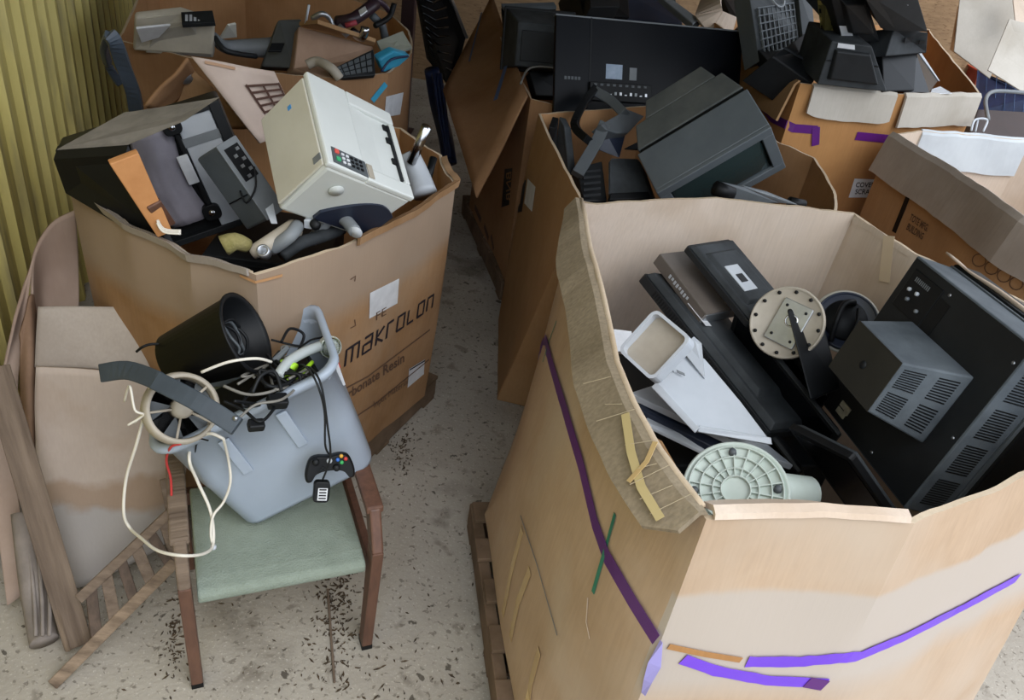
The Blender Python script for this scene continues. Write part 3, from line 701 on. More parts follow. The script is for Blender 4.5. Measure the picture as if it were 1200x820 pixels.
# --- pale board sheet sticking up behind the television
sheet('cardboard_sheet', [at(1108, 296, 1.36), at(1215, 372, 1.36), at(1215, 432, 1.25), at(1150, 330, 1.27)], .006, mat('pink_board', '#c8b5a2', '#bba893', rough=.85))
tag(bpy.data.objects['cardboard_sheet'], 'pale cardboard piece wedged behind the big black television', 'cardboard')

# --- long flat monitor
Mx = frame((.380, 2.438, 1.051), (.59, -.75, -.29), ay=(.33, -.10, .94))
# its bottom edge faces left; the panel runs away to the right
lcd('long black flat screen lying on its face, slotted edge towards the fluted flap', up((.380, 2.438, 1.02), (.59, -.75, -.29), .68, (.70, .62, -.32)), .68, .075, .30, (DUSTY, DARK, BLACK_G), True, (.40, .03, .10, .035))
# --- small drive with a light edge and a monitor with port plate
k1 = 1.0
Mb = frame(at(773, 297, 1.12), (.59, -.72, -.33), az=(.73, .63, -.1))
T = thing('disc_player', 'flat brown-grey disc player with a silver end, under the back wall of the pale box', 'disc player', Mb)
MB().box(0, .27, 0, .045, 0, .20).build('casing', mat('brown_grey_metal', '#57504a', '#665e57', rough=.45), T, bevel=.003)
MB().box(.265, .275, .004, .042, 0, .20).build('front_panel', METAL, T, bevel=.002)['label'] = 'silver front panel'
MB().box(0, .27, .0449, .0465, .01, .19).build('lid', DARK, T)
m = MB()
for q in range(8): m.box(.08 + q * .014, .088 + q * .014, .016, .030 - .004 * (q % 3 == 1), -.0015, .001)
m.build('raised_marks', GREY_L, T)
Mc = up(at(800, 293, 1.15), (.62, -.70, -.35), .34, (.72, .64, -.1))
lcd('charcoal flat monitor with a pale port plate beside the round beige foot', Mc, .34, .05, .24, (DUSTY, DARK, BLACK_G), False, None, plate=True)
# --- second screen bezel peeking from under the long one
Md = up(at(838, 428, .90), (.60, -.74, -.32), .42, (.5, .5, -.7))
lcd('thin glossy black screen tucked under the long flat screen', Md, .42, .03, .30, (BLACK, BLACK, BLACK_G), False)
# --- lower dark slab at the front
Me = frame((.805, 1.856, .936), (.68, -.10, -.66), ay=(.50, .45, .62))
Me = frame((.805, 1.856, .936), (.72, .01, -.70), ay=(.60, .50, .63))
lcd('dark slab shaped flat screen dropping towards the front rim', Me, .58, .045, .25, (DUSTY, BLACK, BLACK_G), False)
# more dark edges between long monitor and television
Mf = up(at(862, 362, 1.06), (.60, -.72, -.33), .50, (.35, .30, -.88))
lcd('black flat screen squeezed between the long screen and the big television', Mf, .50, .03, .26, (BLACK, DARK, BLACK_G), False)
Mg = up(at(882, 362, 1.06), (.62, -.70, -.33), .36, (.35, .30, -.88))
lcd('black flat screen leaning on the rear hump of the big television', Mg, .36, .03, .26, (DARK, BLACK, BLACK_G), False)

# --- round monitor feet
def foot(label, c, n, r, m, m2, dark=False, sx=1, yaw=0):
    n = V3(n).normalized(); x = n.orthogonal() if abs(n.z) > .95 else V3((0, 0, 1)).cross(n)
    Mx = frame(c, x, az=n) @ Matrix.Rotation(math.radians(yaw), 4, 'Z')
    T = thing('monitor_stand', label, 'monitor stand', Mx)
    MB().lathe([(r * .9, -.018), (r, -.006), (r, .004), (r * .965, .010), (r * .93, .006), (r * .90, .003), (.001, .003)], 48, sx=sx).build('base_plate', m, T)
    return T
c0 = at(922, 378, 1.10); n0 = (CAM - c0).normalized() + V3((-.25, .1, .1))
T = foot('round beige monitor foot with a metal plate and rubber pads', c0, n0, .112, BEIGE, METAL)
MB().prism(rrect(.095, .135, .006, 3, .008, .0), .003, .012).build('metal_plate', METAL, T, bevel=.002)
for q in range(12):
    a = q * PI / 6 + .2; MB().lathe([(.006, .003), (.005, .009), (.001, .009)], 10, M=Matrix.Translation((.096 * math.cos(a), .096 * math.sin(a), 0))).build('rubber_pad', BLACK, T)
for (x, y) in ((-.022, .048), (.04, .048), (-.022, -.048), (.04, -.048)): MB().lathe([(.005, .012), (.004, .016), (.001, .016)], 8, M=Matrix.Translation((x, y, 0))).build('screw', BLACK, T)
MB().lathe([(.02, .012), (.02, .014), (.015, .014), (.015, .012)], 24, M=Matrix.Translation((.012, .01, 0)), caps=False).build('pivot_ring', CHROME, T)
iv = T.matrix_world.inverted(); q = [iv @ at(*p_) for p_ in ((922, 362, 1.145), (958, 355, 1.13), (985, 455, .98), (950, 470, .98))]
off_ = iv.to_3x3() @ ((CAM - c0).normalized() * .03)
MB().hexa([v - off_ * .8 for v in q], [v + off_ * .2 for v in q]).build('neck', BLACK, T, bevel=.008)['label'] = 'black plastic neck'
c1 = at(992, 376, 1.04); n1 = (CAM - c1).normalized() + V3((.15, .1, .35))
T = foot('round black monitor foot with a cream underside rim behind the beige foot', c1, n1, .10, NAVY, BLACK)
MB().lathe([(.093, -.02), (.105, -.017), (.108, -.01), (.094, -.006)], 48, caps=False).build('underside_rim', CREAM, T, solid=.004)['label'] = 'cream rim'
MB().lathe([(.001, .004), (.07, .004), (.066, .012), (.001, .014)], 40, M=Matrix.Translation((-.005, 0, 0))).build('top_dish', BLACK, T)
MB().tube([(-.03, -.09, .02), (-.035, -.03, .05), (-.03, .03, .055), (-.005, .055, .04), (.005, .06, .012)], .009, 10, curve=5).build('cable', BLACK, T)
MB().tube([(.02, -.08, .02), (.025, -.02, .05), (.02, .04, .03)], .006, 8, curve=5).build('cable', BLACK, T)
# --- mint coloured ribbed foot
c2 = at(862, 575, .97); n2 = (CAM - c2).normalized() + V3((.0, .25, .25))
T = foot('round pale mint monitor foot with radial ribs at the front rim', c2, n2, .128, MINT, MINT)
rb_ = MB(); R0 = .128
for q in range(18):
    a = q * PI / 9; rb_.box(.035, .112, -.0016, .0016, .003, .012, M=Matrix.Rotation(a, 4, 'Z'))
rb_.build('radial_ribs', MINT, T)
rg = MB()
for rr_ in (.035, .055, .085, .112):
    rg.lathe([(rr_ - .0016, .003), (rr_ - .0016, .013), (rr_ + .0016, .013), (rr_ + .0016, .003)], 48, caps=False)
rg.build('ring_ribs', MINT, T)
for a in (20, 110, 200, 290):
    a = math.radians(a + 12); MB().lathe([(.010, .003), (.009, .015), (.001, .016)], 16, M=Matrix.Translation((.098 * math.cos(a), .098 * math.sin(a), 0))).build('rubber_pad', GREY_D, T)
iv = T.matrix_world.inverted()
MB().tube([iv @ (at(880, 575, .93)), iv @ at(948, 578, .90)], [.055, .045], 20).build('neck', MINT, T)

# --- white monitor stand: square cup, side web and sloping plate
wf = [at(726, 409, 1.04), at(769, 365, 1.12), at(815, 396, 1.07), at(766, 452, .99)]
Mw = frame(V3((.295, 1.898, 1.066)), (.53, .37, .76), ay=(.63, -.78, -.05))
T = thing('monitor_stand', 'white plastic monitor stand with a square beige cup, beside the fluted flap', 'monitor stand', Mw)
wd, hd = .155, .149
outer = rrect(wd, hd, .022, 5, wd / 2, hd / 2); inner = rrect(wd - .018, hd - .018, .016, 5, wd / 2, hd / 2)
ccw = 1 if (Mw.to_3x3() @ V3((0, 0, 1))).dot(CAM - Mw.translation) > 0 else -1
m = MB(); N_ = len(outer)
m.loft([[(x, y, -.03 * ccw) for x, y in outer], [(x, y, .012 * ccw) for x, y in outer], [(x, y, .012 * ccw) for x, y in inner], [(x, y, -.012 * ccw) for x, y in inner]], True, False)
m.build('cup_rim', WHITE_P, T)
MB().prism(inner, -.02 * ccw, -.012 * ccw).build('cup_floor', BEIGE, T)['label'] = 'beige cup floor'
iv = Mw.inverted()
def slab(P, d, name, m, parent, iv, bevel=.003):
    n = (V3(P[1]) - V3(P[0])).cross(V3(P[-1]) - V3(P[0])).normalized()
    if n.dot(CAM - V3(P[0])) < 0: n = -n
    return MB().hexa([iv @ (V3(p_) - n * d) for p_ in P], [iv @ V3(p_) for p_ in P]).build(name, m, parent, bevel=bevel)
slab([at(766, 451, .985), at(818, 504, .935), at(905, 519, .90), at(868, 470, .95), at(826, 420, 1.0), at(796, 405, 1.02)], .012, 'sloping_plate', WHITE_P, T, iv)
slab([at(763, 453, .985), at(814, 507, .935), at(820, 501, .95), at(770, 447, 1.0)], .012, 'side_lip', WHITE_P, T, iv, .002)
slab([at(818, 506, .935), at(905, 521, .90), at(904, 513, .915), at(820, 499, .95)], .01, 'front_lip', WHITE_P, T, iv, .002)
slab([at(797, 408, 1.03), at(813, 394, 1.07), at(822, 402, 1.05), at(826, 444, .985)], .008, 'side_web', GREY_L, T, iv, .002)
for (x, y) in ((785, 432), (798, 436)): slab([at(x - 5, y - 3, 1.008), at(x + 4, y + 1, 1.004), at(x + 5, y + 4, 1.0), at(x - 4, y, 1.004)], .003, 'slot', GREY_M, T, iv, 0)
# --- flat grey boards below it
def plank_thing(name, label, cat, P, d, m, group=None, part=None):
    P = [V3(p_) for p_ in P]; n = (P[1] - P[0]).cross(P[-1] - P[0]).normalized()
    if n.dot(CAM - P[0]) < 0: n = -n
    o = MB().hexa([p_ - n * d - P[0] for p_ in P], [p_ - P[0] for p_ in P]).build(name, m, None, bevel=.003); o.location = P[0]
    return tag(o, label, cat, group)
plank_thing('flat_monitor', 'light grey rimmed flat screen under the white monitor stand', 'monitor', [at(738, 460, .92), at(885, 528, .84), at(930, 545, .80), at(800, 440, .86)], .02, GREY_L)
plank_thing('flat_monitor', 'navy black flat panel below the light grey rimmed screen', 'monitor', [at(740, 474, .90), at(850, 532, .81), at(910, 545, .78), at(790, 470, .86)], .02, NAVY)
plank_thing('keyboard_tray', 'pale grey tray lowest in the stack beside the fluted flap', 'tray', [at(752, 494, .88), at(830, 532, .80), at(870, 530, .78), at(770, 480, .85)], .012, GREY_L)
plank_thing('cardboard_sheet', 'folded brown cardboard scrap inside the corner by the fluted flap', 'cardboard', [at(768, 512, 1.06), at(776, 516, 1.07), at(824, 600, 1.16), at(812, 592, 1.16)], .05, K_SIDE)
plank_thing('paper_scrap', 'white paper scrap at the back wall beside the white stand cup', 'paper', [at(716, 385, 1.0), at(740, 388, 1.0), at(745, 410, .96), at(722, 412, .96)], .002, PAPER)
# dark filler blocks added so the deep box bottom stays black
fill = [((.42, 1.86, .30), 14, .66, .60, .40, 'added dark filler block at the bottom of the pale box under the stand'), ((.62, 1.42, .25), 8, .42, .26, .28, 'added dark filler block low behind the front wall of the pale box')]
for (loc, yaw, a, b, c, lab) in fill:
    T = thing('dark_filler', lab, 'filler', Matrix.Translation(V3(loc) - V3((0, 0, loc[2] - .155))) @ Matrix.Rotation(math.radians(yaw), 4, 'Z'))
    MB().box(0, a, 0, b, 0, c + loc[2] - .155).build('casing', BLACK, T, bevel=.006)
    MB().box(.02, a - .02, -.008, 0, .03, c).build('front_panel', DARK, T, bevel=.003)

# ================================================================ things in the box printed makrolon
# --- white laser printer, standing on a corner
Mp = frame((-.562, 2.008, 1.427), (.63, .63, -.46), ay=(-.42, .77, .48))
T = thing('laser_printer', 'white laser printer tipped on its corner with black keypad facing up', 'printer', Mp)
w, d, h = .324, .331, .24
MB().hexa([(.012, .01, -h), (w - .01, .01, -h), (w - .01, d - .01, -h), (.012, d - .01, -h)], [(.004, .0, -.012), (w, .0, -.012), (w, d, -.012), (.004, d, -.012)]).build('housing', IVORY, T, bevel=.012)
MB().box(-.003, .006, .012, d - .012, -h + .02, -.02).build('side_panel', CREAM, T, bevel=.003)['label'] = 'cream side panel'
MB().box(.0, w * .44, .002, d, -.02, .0).build('top_cover', IVORY, T, bevel=.006)
# output tray: sunken and sloping, ringed by a raised rim
m = MB(); m.hexa([(w * .44, .05, -.022), (w - .02, .05, -.022), (w - .02, d - .05, -.022), (w * .44, d - .05, -.022)],
                 [(w * .44, .05, -.004), (w - .02, .05, -.02), (w - .02, d - .05, -.02), (w * .44, d - .05, -.004)])
m.build('output_tray', MINT if 0 else IVORY, T, bevel=.002)
MB().box(w * .44, w, 0, .05, -.02, .0).box(w * .44, w, d - .05, d, -.02, .0).box(w - .022, w, .05, d - .05, -.02, .0).build('tray_rim', IVORY, T, bevel=.005)
MB().box(w - .030, w - .022, .06, d - .06, -.019, -.004).build('exit_slot', DARK, T)
rl = MB()
for y in (.12, .2, .25): rl.box(w - .045, w - .026, y, y + .02, -.019, -.006)
rl.build('exit_rollers', BLACK, T)
kp = MB().hexa([(.018, .012, 0), (.142, .006, 0), (.142, .062, 0), (.022, .068, 0)], [(.02, .014, .004), (.14, .009, .004), (.14, .06, .004), (.024, .065, .004)]).build('control_panel', GREY_D, T, bevel=.001)
MB().prism(rrect(.014, .014, .003, 3, .036, .052), .004, .007).build('stop_button', mat('red_button', '#d8574c'), kp)['label'] = 'red stop button'
MB().prism(rrect(.014, .014, .003, 3, .036, .026), .004, .007).build('start_button', mat('green_button', '#3aa56e'), kp)['label'] = 'green start button'
for cx in (.056, .072, .088, .104, .120):
    for cy in (.022, .036, .050): MB().prism(rrect(.010, .008, .002, 3, cx, cy), .004, .0062).build('key', BLACK if cx > .08 else PAPER, kp)
MB().box(.146, .166, .01, .058, -.001, .003).build('display_window', BEIGE, T)
m = MB(); prof = [(x, -h * (.30 + .55 * (abs(x / w - .80) / .5) ** 1.7)) for x in [i * w / 20 for i in range(7, 21)]]
pts = prof + [(w - .004, -h * .9), (w * .35, -h * .9)]
m.hexa([(x, -.003, z) for x, z in pts], [(x, .012, z) for x, z in pts]); m.build('front_drawer', NAVY, T)['label'] = 'dark navy curved front'
MB().lathe([(.022, 0), (.022, .003)], 24, M=Matrix.Translation((w * .28, -.0005, -h * .34)) @ Matrix.Rotation(PI / 2, 4, 'X')).build('faded_round_mark', mat('faded_mark', '#c4c8c4'), T)
MB().box(-.0045, -.003, d * .78, d * .78 + .014, -h * .42, -h * .36).build('blue_dot', mat('blue_sticker', '#3f8fd0'), T)
MB().box(-.005, -.002, .03, .05, -.05, -.02).build('latch', GREY_M, T)

# --- stripped television, front off, lying along the wall
tN, tA, tB = cp((-1.153, 2.717, 1.3), .93), cp((-1.619, 2.477, 1.12), .93), cp((-.987, 2.757, 1.0), .93)
Mt = frame(tN, tA - tN, ay=tB - tN)      # x runs to the wall, y down the face
zc = (Mt.to_3x3() @ V3((0, 0, 1))).dot(CAM - tN); sg = 1 if zc > 0 else -1
T = thing('stripped_television', 'stripped dark television casing with a bent dusty top, at the yellow wall', 'television', Mt)
L, Hh = .52, .42
def fb_(x0, x1, y0, y1, z0, z1): return MB().box(x0, x1, y0, y1, min(z0 * sg, z1 * sg), max(z0 * sg, z1 * sg))
fb_(.0, L, .0, Hh, -.17, -.045).build('back_shell', BLACK, T, bevel=.01)
fb_(0, L, 0, .022, -.06, .0).build('frame_rail', DARK, T, bevel=.003)
fb_(0, L, Hh - .022, Hh, -.06, .0).build('frame_rail', DARK, T, bevel=.003)
fb_(0, .035, 0, Hh, -.06, .004).build('frame_rail', DARK, T, bevel=.003)
fb_(L - .02, L, 0, Hh, -.06, .0).build('frame_rail', BLACK, T, bevel=.003)
fb_(.038, .155, .01, Hh - .01, -.05, -.006).build('grey_front_strip', GREY_L, T, bevel=.004)['label'] = 'light grey speaker strip'
fb_(.036, .157, .085, .115, -.011, -.003).build('strip_band', GREY_M, T)
cl = MB(); vv = []; ff = []; n = 12
for a_ in range(n + 1):
    for b_ in range(n + 1):
        x = .165 + .14 * a_ / n + .03 * math.sin(b_ / n * 3); y = .03 + .33 * b_ / n
        vv.append((x, y, sg * (-.03 + .018 * math.sin(a_ / n * PI) + .008 * noise.noise(V3((a_ * .6, b_ * .5, 1))))))
for a_ in range(n):
    for b_ in range(n): ff.append((a_ * (n + 1) + b_, (a_ + 1) * (n + 1) + b_, (a_ + 1) * (n + 1) + b_ + 1, a_ * (n + 1) + b_ + 1))
cl.add(vv, ff, 0, True).build('torn_lining', mat('mauve_grey_cloth', '#97939c', '#827e88', rough=.9), T, solid=.004)['label'] = 'mauve grey torn lining'
for (x, y) in ((.168, .035), (.165, .34)):
    bk = MB().prism(rrect(.06, .055, .02, 5, x, y), min(-.02 * sg, .012 * sg), max(-.02 * sg, .012 * sg)).build('corner_bracket', BLACK, T, bevel=.003)
    MB().lathe([(.012, 0), (.011, .006), (.004, .009)], 18, M=Matrix.Translation((x, y, .012 * sg)) @ (Matrix.Identity(4) if sg > 0 else Matrix.Rotation(PI, 4, 'X'))).build('bolt', CHROME, bk)
fb_(.157, .172, .04, .34, -.02, .0).build('hinge_strip', BLACK, T, bevel=.003)
fb_(.160, .196, .13, .23, .0, .008).build('white_tag', PAPER, T, bevel=.003)['label'] = 'white tag'
# its bent, dusty top sheet
P = [at(66, 176, 1.30), at(146, 132, 1.36), at(205, 128, 1.40), at(258, 114, 1.47), at(216, 142, 1.44), at(150, 170, 1.37)]
iv = Mt.inverted(); m = MB(); top = [iv @ p_ for p_ in P]; m.hexa([v - V3((0, 0, sg * .012)) for v in top], top)
m.build('bent_top_sheet', mat('dusty_grey_sheet', '#8b857d', '#6a655f', rough=.85, scale=9), T, bevel=.003)['label'] = 'dusty bent top sheet'
P = [at(66, 176, 1.30), at(150, 170, 1.37), at(206, 290, 1.12), at(80, 216, 1.17)]
m = MB().hexa([iv @ (p_ - V3((0, .02, .02))) for p_ in P], [iv @ p_ for p_ in P]); m.build('side_sheet', BLACK, T)
# --- pine board and dark stub
def beam(name, label, cat, a, b, w, t, m, nrm, taper=1, bevel=.003, group=None, parts=()):
    a, b = V3(a), V3(b); Mx = frame(a, b - a, az=nrm); L = (b - a).length
    o = MB().hexa([(0, -w / 2, -t / 2), (L, -w / 2 * taper, -t / 2), (L, w / 2 * taper, -t / 2), (0, w / 2, -t / 2)], [(0, -w / 2, t / 2), (L, -w / 2 * taper, t / 2), (L, w / 2 * taper, t / 2), (0, w / 2, t / 2)]).build(name, m, None, bevel=bevel, mw=Mx)
    return tag(o, label, cat, group)
beam('pine_board', 'raw orange pine board lying across the stripped television casing', 'wood', at(144, 183, 1.40), at(192, 272, 1.17), .075, .03, WOOD_O, CAM - at(165, 220, 1.3), .55)
beam('wood_offcut', 'dark brown wood offcut beside the raw pine board', 'wood', at(178, 236, 1.27), at(196, 262, 1.18), .04, .03, CHAIR_W, CAM - at(185, 250, 1.2))
m = MB()
for k in range(3):
    m.tube([at(184, 255 + 3 * k, 1.22), at(192, 268 + 2 * k, 1.20), at(212, 270 + 2 * k, 1.20)], .003, 6, curve=4)
tag(m.build('white_cable', CABLE_W), 'short white cable curled at the foot of the pine board', 'cable')
# --- grey desk device with a connector panel
Mg_ = frame(cp((-1.047, 2.430, 1.248), .93), (-.69, .43, -.58), ay=(.61, -.08, -.79))
nz = (Mg_.to_3x3() @ V3((0, 0, 1))).dot(CAM - Mg_.translation)
w, l, h = .134, .26, .08; s1 = 1 if nz > 0 else -1
T = thing('power_unit', 'grey boxy power unit with a socket panel, between the stripped television and white printer', 'device', Mg_)
def b2(x0, x1, y0, y1, z0, z1): return MB().box(x0, x1, y0, y1, min(z0 * s1, z1 * s1), max(z0 * s1, z1 * s1))
b2(0, w, 0, l, -h, 0).build('casing', mat('slate_grey_metal', '#5b6366', '#6a7275', rough=.45), T, bevel=.008)
b2(-.002, .004, .0, l, -h, .003).build('edge_trim', GREY_M, T, bevel=.002)
b2(.01, w - .01, l * .62, l * .635, 0, .003).build('seam', BLACK, T)
pn = b2(-.004, 0, .02, l * .5, -h + .012, -.012).build('socket_panel', BLACK, T, bevel=.001)
for q in range(6):
    b2(-.007, -.004, .03 + q * .017, .04 + q * .017, -h + .02 + (q % 2) * .02, -h + .032 + (q % 2) * .02).build('socket', METAL, pn)
MB().tube([(w * .2, l * .55, .004 * s1), (w * .1, l * .7, .02 * s1), (-.02, l * .6, -.02 * s1), (-.03, l * .4, -.05 * s1)], .003, 6, curve=4).build('cord', BLACK, T)
# --- clutter along the near rim
o = MB().tube([at(262, 288, 1.16), at(276, 283, 1.17), at(290, 288, 1.15)], [.03, .036, .02], 12, curve=3).build('sponge', mat('olive_sponge', '#8c8254', '#77703f', rough=.95, scale=30, bump=.5))
tag(o, 'olive foam sponge scrap at the near rim of the makrolon box', 'sponge')
T = thing('vacuum_cleaner', 'beige and grey vacuum cleaner handle lying below the white printer', 'vacuum cleaner', at(345, 268, 1.15)); org = at(345, 268, 1.15)
MB().tube([at(296, 296, 1.13) - org, at(318, 284, 1.16) - org, at(345, 268, 1.17) - org], [.02, .04, .03], 14, curve=4).build('handle_body', BEIGE, T)
MB().tube([at(318, 292, 1.14) - org, at(340, 276, 1.19) - org, at(348, 265, 1.19) - org], [.02, .03, .02], 12, curve=4).build('grey_grip', GREY_M, T)
MB().lathe([(.018, 0), (.018, .03), (.012, .03), (.012, 0)], 18, M=frame(at(311, 298, 1.15) - org, (1, 0, 0), az=(.3, -.6, .7))).build('hose_ring', METAL, T)
T = thing('plastic_pipe', 'grey bent plastic pipe poking over the near rim beside the navy printer front', 'pipe', at(395, 255, 1.17)); org = at(395, 255, 1.17)
MB().tube([at(366, 282, 1.10) - org, at(380, 262, 1.17) - org, at(393, 252, 1.20) - org, at(404, 257, 1.20) - org, at(416, 271, 1.19) - org], .019, 16, curve=5).build('pipe_body', GREY_M, T)
MB().lathe([(.0195, 0), (.0195, .002)], 20, M=frame(at(417, 272, 1.19) - org, (1, 0, 0), az=(at(417, 272, 1.19) - at(404, 257, 1.20)))).build('end_cap', GREY_L, T)
o = MB().hexa([at(311, 245, 1.2), at(318, 262, 1.19), at(325, 262, 1.19), at(320, 238, 1.2)], [at(311, 245, 1.21), at(318, 262, 1.2), at(325, 262, 1.2), at(320, 238, 1.21)]).build('plastic_clip', WHITE_P)
tag(o, 'small white plastic clip next to the grey power unit', 'clip')
T = thing('adapter_plug', 'small white plug with a dark round end below the white printer', 'plug', at(362, 262, 1.19)); org = at(362, 262, 1.19)
MB().box(-.012, .012, -.01, .01, -.012, .014).build('plug_body', WHITE_P, T, bevel=.002)
MB().lathe([(.015, 0), (.014, .02), (.004, .022)], 18, M=frame((.022, -.005, .0), (1, 0, 0), az=(.2, -.7, .6))).build('round_end', BLACK, T)
o = MB().tube([at(330, 300, 1.12), at(352, 285, 1.14), at(380, 276, 1.14), at(400, 268, 1.13)], .02, 10, curve=4).build('vacuum_hose', DUSTY); tag(o, 'dark grey hose length along the near rim under the white printer', 'hose')
# --- things behind the printer on the right
T = thing('hand_blender', 'metal tube rising from a grey housing right of the white printer', 'appliance', at(482, 205, 1.2)); org = at(482, 205, 1.2)
MB().tube([at(482, 190, 1.22) - org, at(500, 148, 1.36) - org], .017, 16).build('metal_tube', CHROME, T)['label'] = 'shiny metal tube'
MB().tube([at(478, 178, 1.24) - org, at(490, 205, 1.17) - org, at(498, 228, 1.12) - org], [.035, .05, .045], 16, curve=3).build('grey_housing', GREY_L, T)
o = MB().tube([at(508, 185, 1.19), at(500, 215, 1.12)], .014, 10).build('black_tube', BLACK); tag(o, 'short black tube against the right corner of the makrolon box', 'tube')
o = MB().lathe([(.03, 0), (.035, .02), (.02, .04), (.001, .045)], 18, mi=0, M=frame(at(219, 90, 1.30), (1, 0, 0), az=(.2, -.8, .6))).build('metal_knob', METAL); tag(o, 'small dull metal knob on folded brown cardboard by the printed flap', 'knob')
# dark filler block added under the heap, where only darkness shows
for (x, y, yaw, a_, b_, hh, lab) in ((-1.12, 2.42, 5, .42, .42, .70, 'added dark filler block under the stripped television and white printer'),):
    T = thing('dark_filler', lab, 'filler', Matrix.Translation((x, y, .15)) @ Matrix.Rotation(math.radians(yaw), 4, 'Z'))
    MB().box(0, a_, 0, b_, 0, hh).build('casing', DARK, T, bevel=.005); MB().box(.02, a_ - .02, -.006, 0, .03, hh - .02).build('front_panel', BLACK, T, bevel=.003)

# ================================================================ things in the box behind the pale one
Nn, Aa, Bb, Dd = V3((.9, 3.366, 1.35)), V3((.503, 3.329, 1.0)), V3((1.084, 3.541, 1.16)), V3((.805, 3.549, 1.44))
Mc2 = frame(Nn, Aa - Nn, ay=Dd - Nn); sz = 1 if (Mc2.to_3x3() @ V3((0, 0, 1))).dot(Bb - Nn) > 0 else -1
T = thing('tube_monitor', 'dark grey tube monitor tilted face down right, just behind the pale box', 'monitor', Mc2)
w, h, d = .53, .34, .23
def b3(x0, x1, y0, y1, z0, z1): return MB().box(x0, x1, y0, y1, min(z0 * sz, z1 * sz), max(z0 * sz, z1 * sz))
G1 = mat('monitor_grey', '#5a6165', '#666d71', rough=.5, scale=4); G2 = mat('monitor_dusty_grey', '#4f5352', '#656865', rough=.65, scale=7)
b3(0, w, .012, d, 0, h).build('front_housing', G1, T, bevel=.006)
fr_ = MB()
for q in ((0, w, 0, .05), (0, w, h - .05, h), (0, .05, .05, h - .05), (w - .05, w, .05, h - .05)): fr_.box(q[0], q[1], -.006, .014, min(q[2] * sz, q[3] * sz), max(q[2] * sz, q[3] * sz))
fr_.build('screen_bezel', G1, T, bevel=.004)
gl = []
for f in (0, .4, .8, 1): gl.append([(w / 2 + (x - w / 2) * (1 - .25 * f), .012 - .016 * f, sz * (h / 2 + (z - h / 2) * (1 - .25 * f))) for x, z in ((.05, .05), (w - .05, .05), (w - .05, h - .05), (.05, h - .05))])
MB().loft(gl, True, True, 0, True).build('screen_glass', mat('grey_green_glass', '#2c3a3a', rough=.12, spec=.8), T)
b3(.012, w - .02, d, d + .02, .012, h - .01).build('seam_band', BLACK, T)
m = MB(); m.hexa([(.01, d + .02, sz * .005), (w - .01, d + .02, sz * .005), (w - .01, d + .02, sz * (h - .01)), (.01, d + .02, sz * (h - .01))], [(.05, d + .16, sz * .02), (w - .05, d + .16, sz * .02), (w - .05, d + .16, sz * (h - .05)), (.05, d + .16, sz * (h - .05))])
m.build('rear_housing', G2, T, bevel=.006)
m = MB(); m.hexa([(.08, d + .16, sz * .02), (w - .10, d + .16, sz * .02), (w - .10, d + .16, sz * .25), (.08, d + .16, sz * .25)], [(.11, d + .26, sz * .03), (w - .14, d + .26, sz * .03), (w - .14, d + .26, sz * .2), (.11, d + .26, sz * .2)])
m.build('neck_cover', G2, T, bevel=.006)
T0 = thing('monitor_stand', 'open black and grey loop shaped stand left of the tilted grey monitor', 'monitor stand', at(720, 160, 1.1)); org = at(720, 160, 1.1)
def bar(pts, w, t, name, m, T, org, nrm, bevel=.003):
    rings = []; pts = spline(pts, 5)
    for k, p in enumerate(pts):
        tt = (pts[min(k + 1, len(pts) - 1)] - pts[max(k - 1, 0)]).normalized(); n = V3(nrm); c = tt.cross(n).normalized(); n = c.cross(tt)
        rings.append([p + c * w / 2 + n * t / 2 - org, p - c * w / 2 + n * t / 2 - org, p - c * w / 2 - n * t / 2 - org, p + c * w / 2 - n * t / 2 - org])
    return MB().loft(rings).build(name, m, T, bevel=bevel)
nc = CAM - org
bar([at(696, 106, 1.22), at(682, 125, 1.18), at(674, 148, 1.12), at(690, 165, 1.10)], .035, .06, 'loop_arm', BLACK, T0, org, nc)
bar([at(698, 107, 1.22), at(716, 118, 1.20), at(732, 134, 1.17)], .045, .05, 'loop_arm', GREY_D, T0, org, nc)
slab([at(704, 146, 1.17), at(735, 128, 1.18), at(755, 136, 1.14), at(736, 156, 1.12), at(722, 156, 1.13), at(710, 152, 1.15)], .06, 'shoulder_block', GREY_D, T0, Matrix.Translation(-org))
bar([at(709, 145, 1.16), at(697, 170, 1.08), at(676, 205, .98)], .055, .04, 'grey_arm', GREY_D, T0, org, nc)
slab([at(710, 155, 1.12), at(733, 158, 1.10), at(726, 185, 1.02), at(702, 176, 1.04)], .05, 'hinge_box', NAVY, T0, Matrix.Translation(-org))
def boxthing(name, label, cat, P, d, m, bevel=.006, group=None, extra=None):
    """a solid whose front outline is P, d deep away from the viewer side"""
    P = [V3(p_) for p_ in P]; org = P[0]; T = thing(name, label, cat, org, group)
    slab(P, d, 'casing', m, T, Matrix.Translation(-org), bevel)
    return T, org
T, org = boxthing('flat_monitor', 'narrow charcoal screen standing on end in the left corner of the middle box', 'monitor', [at(655, 136, 1.15), at(661, 148, 1.13), at(667, 205, .97), at(650, 182, 1.0)], .04, DUSTY)
slab([at(651, 150, 1.12), at(655, 138, 1.15), at(652, 176, 1.03), at(645, 180, 1.0)], .03, 'back_cover', BLACK, T, Matrix.Translation(-org))
T, org = boxthing('cassette_player', 'dusty charcoal player with rounded corners below the loop shaped stand', 'player', [at(712, 190, 1.03), at(716, 184, 1.05), at(748, 185, 1.04), at(765, 232, .93), at(712, 236, .92)], .12, DUSTY, .012)
slab([at(716, 226, .955), at(760, 224, .955), at(763, 232, .935), at(714, 234, .935)], .02, 'front_lip', BLACK, T, Matrix.Translation(-org))
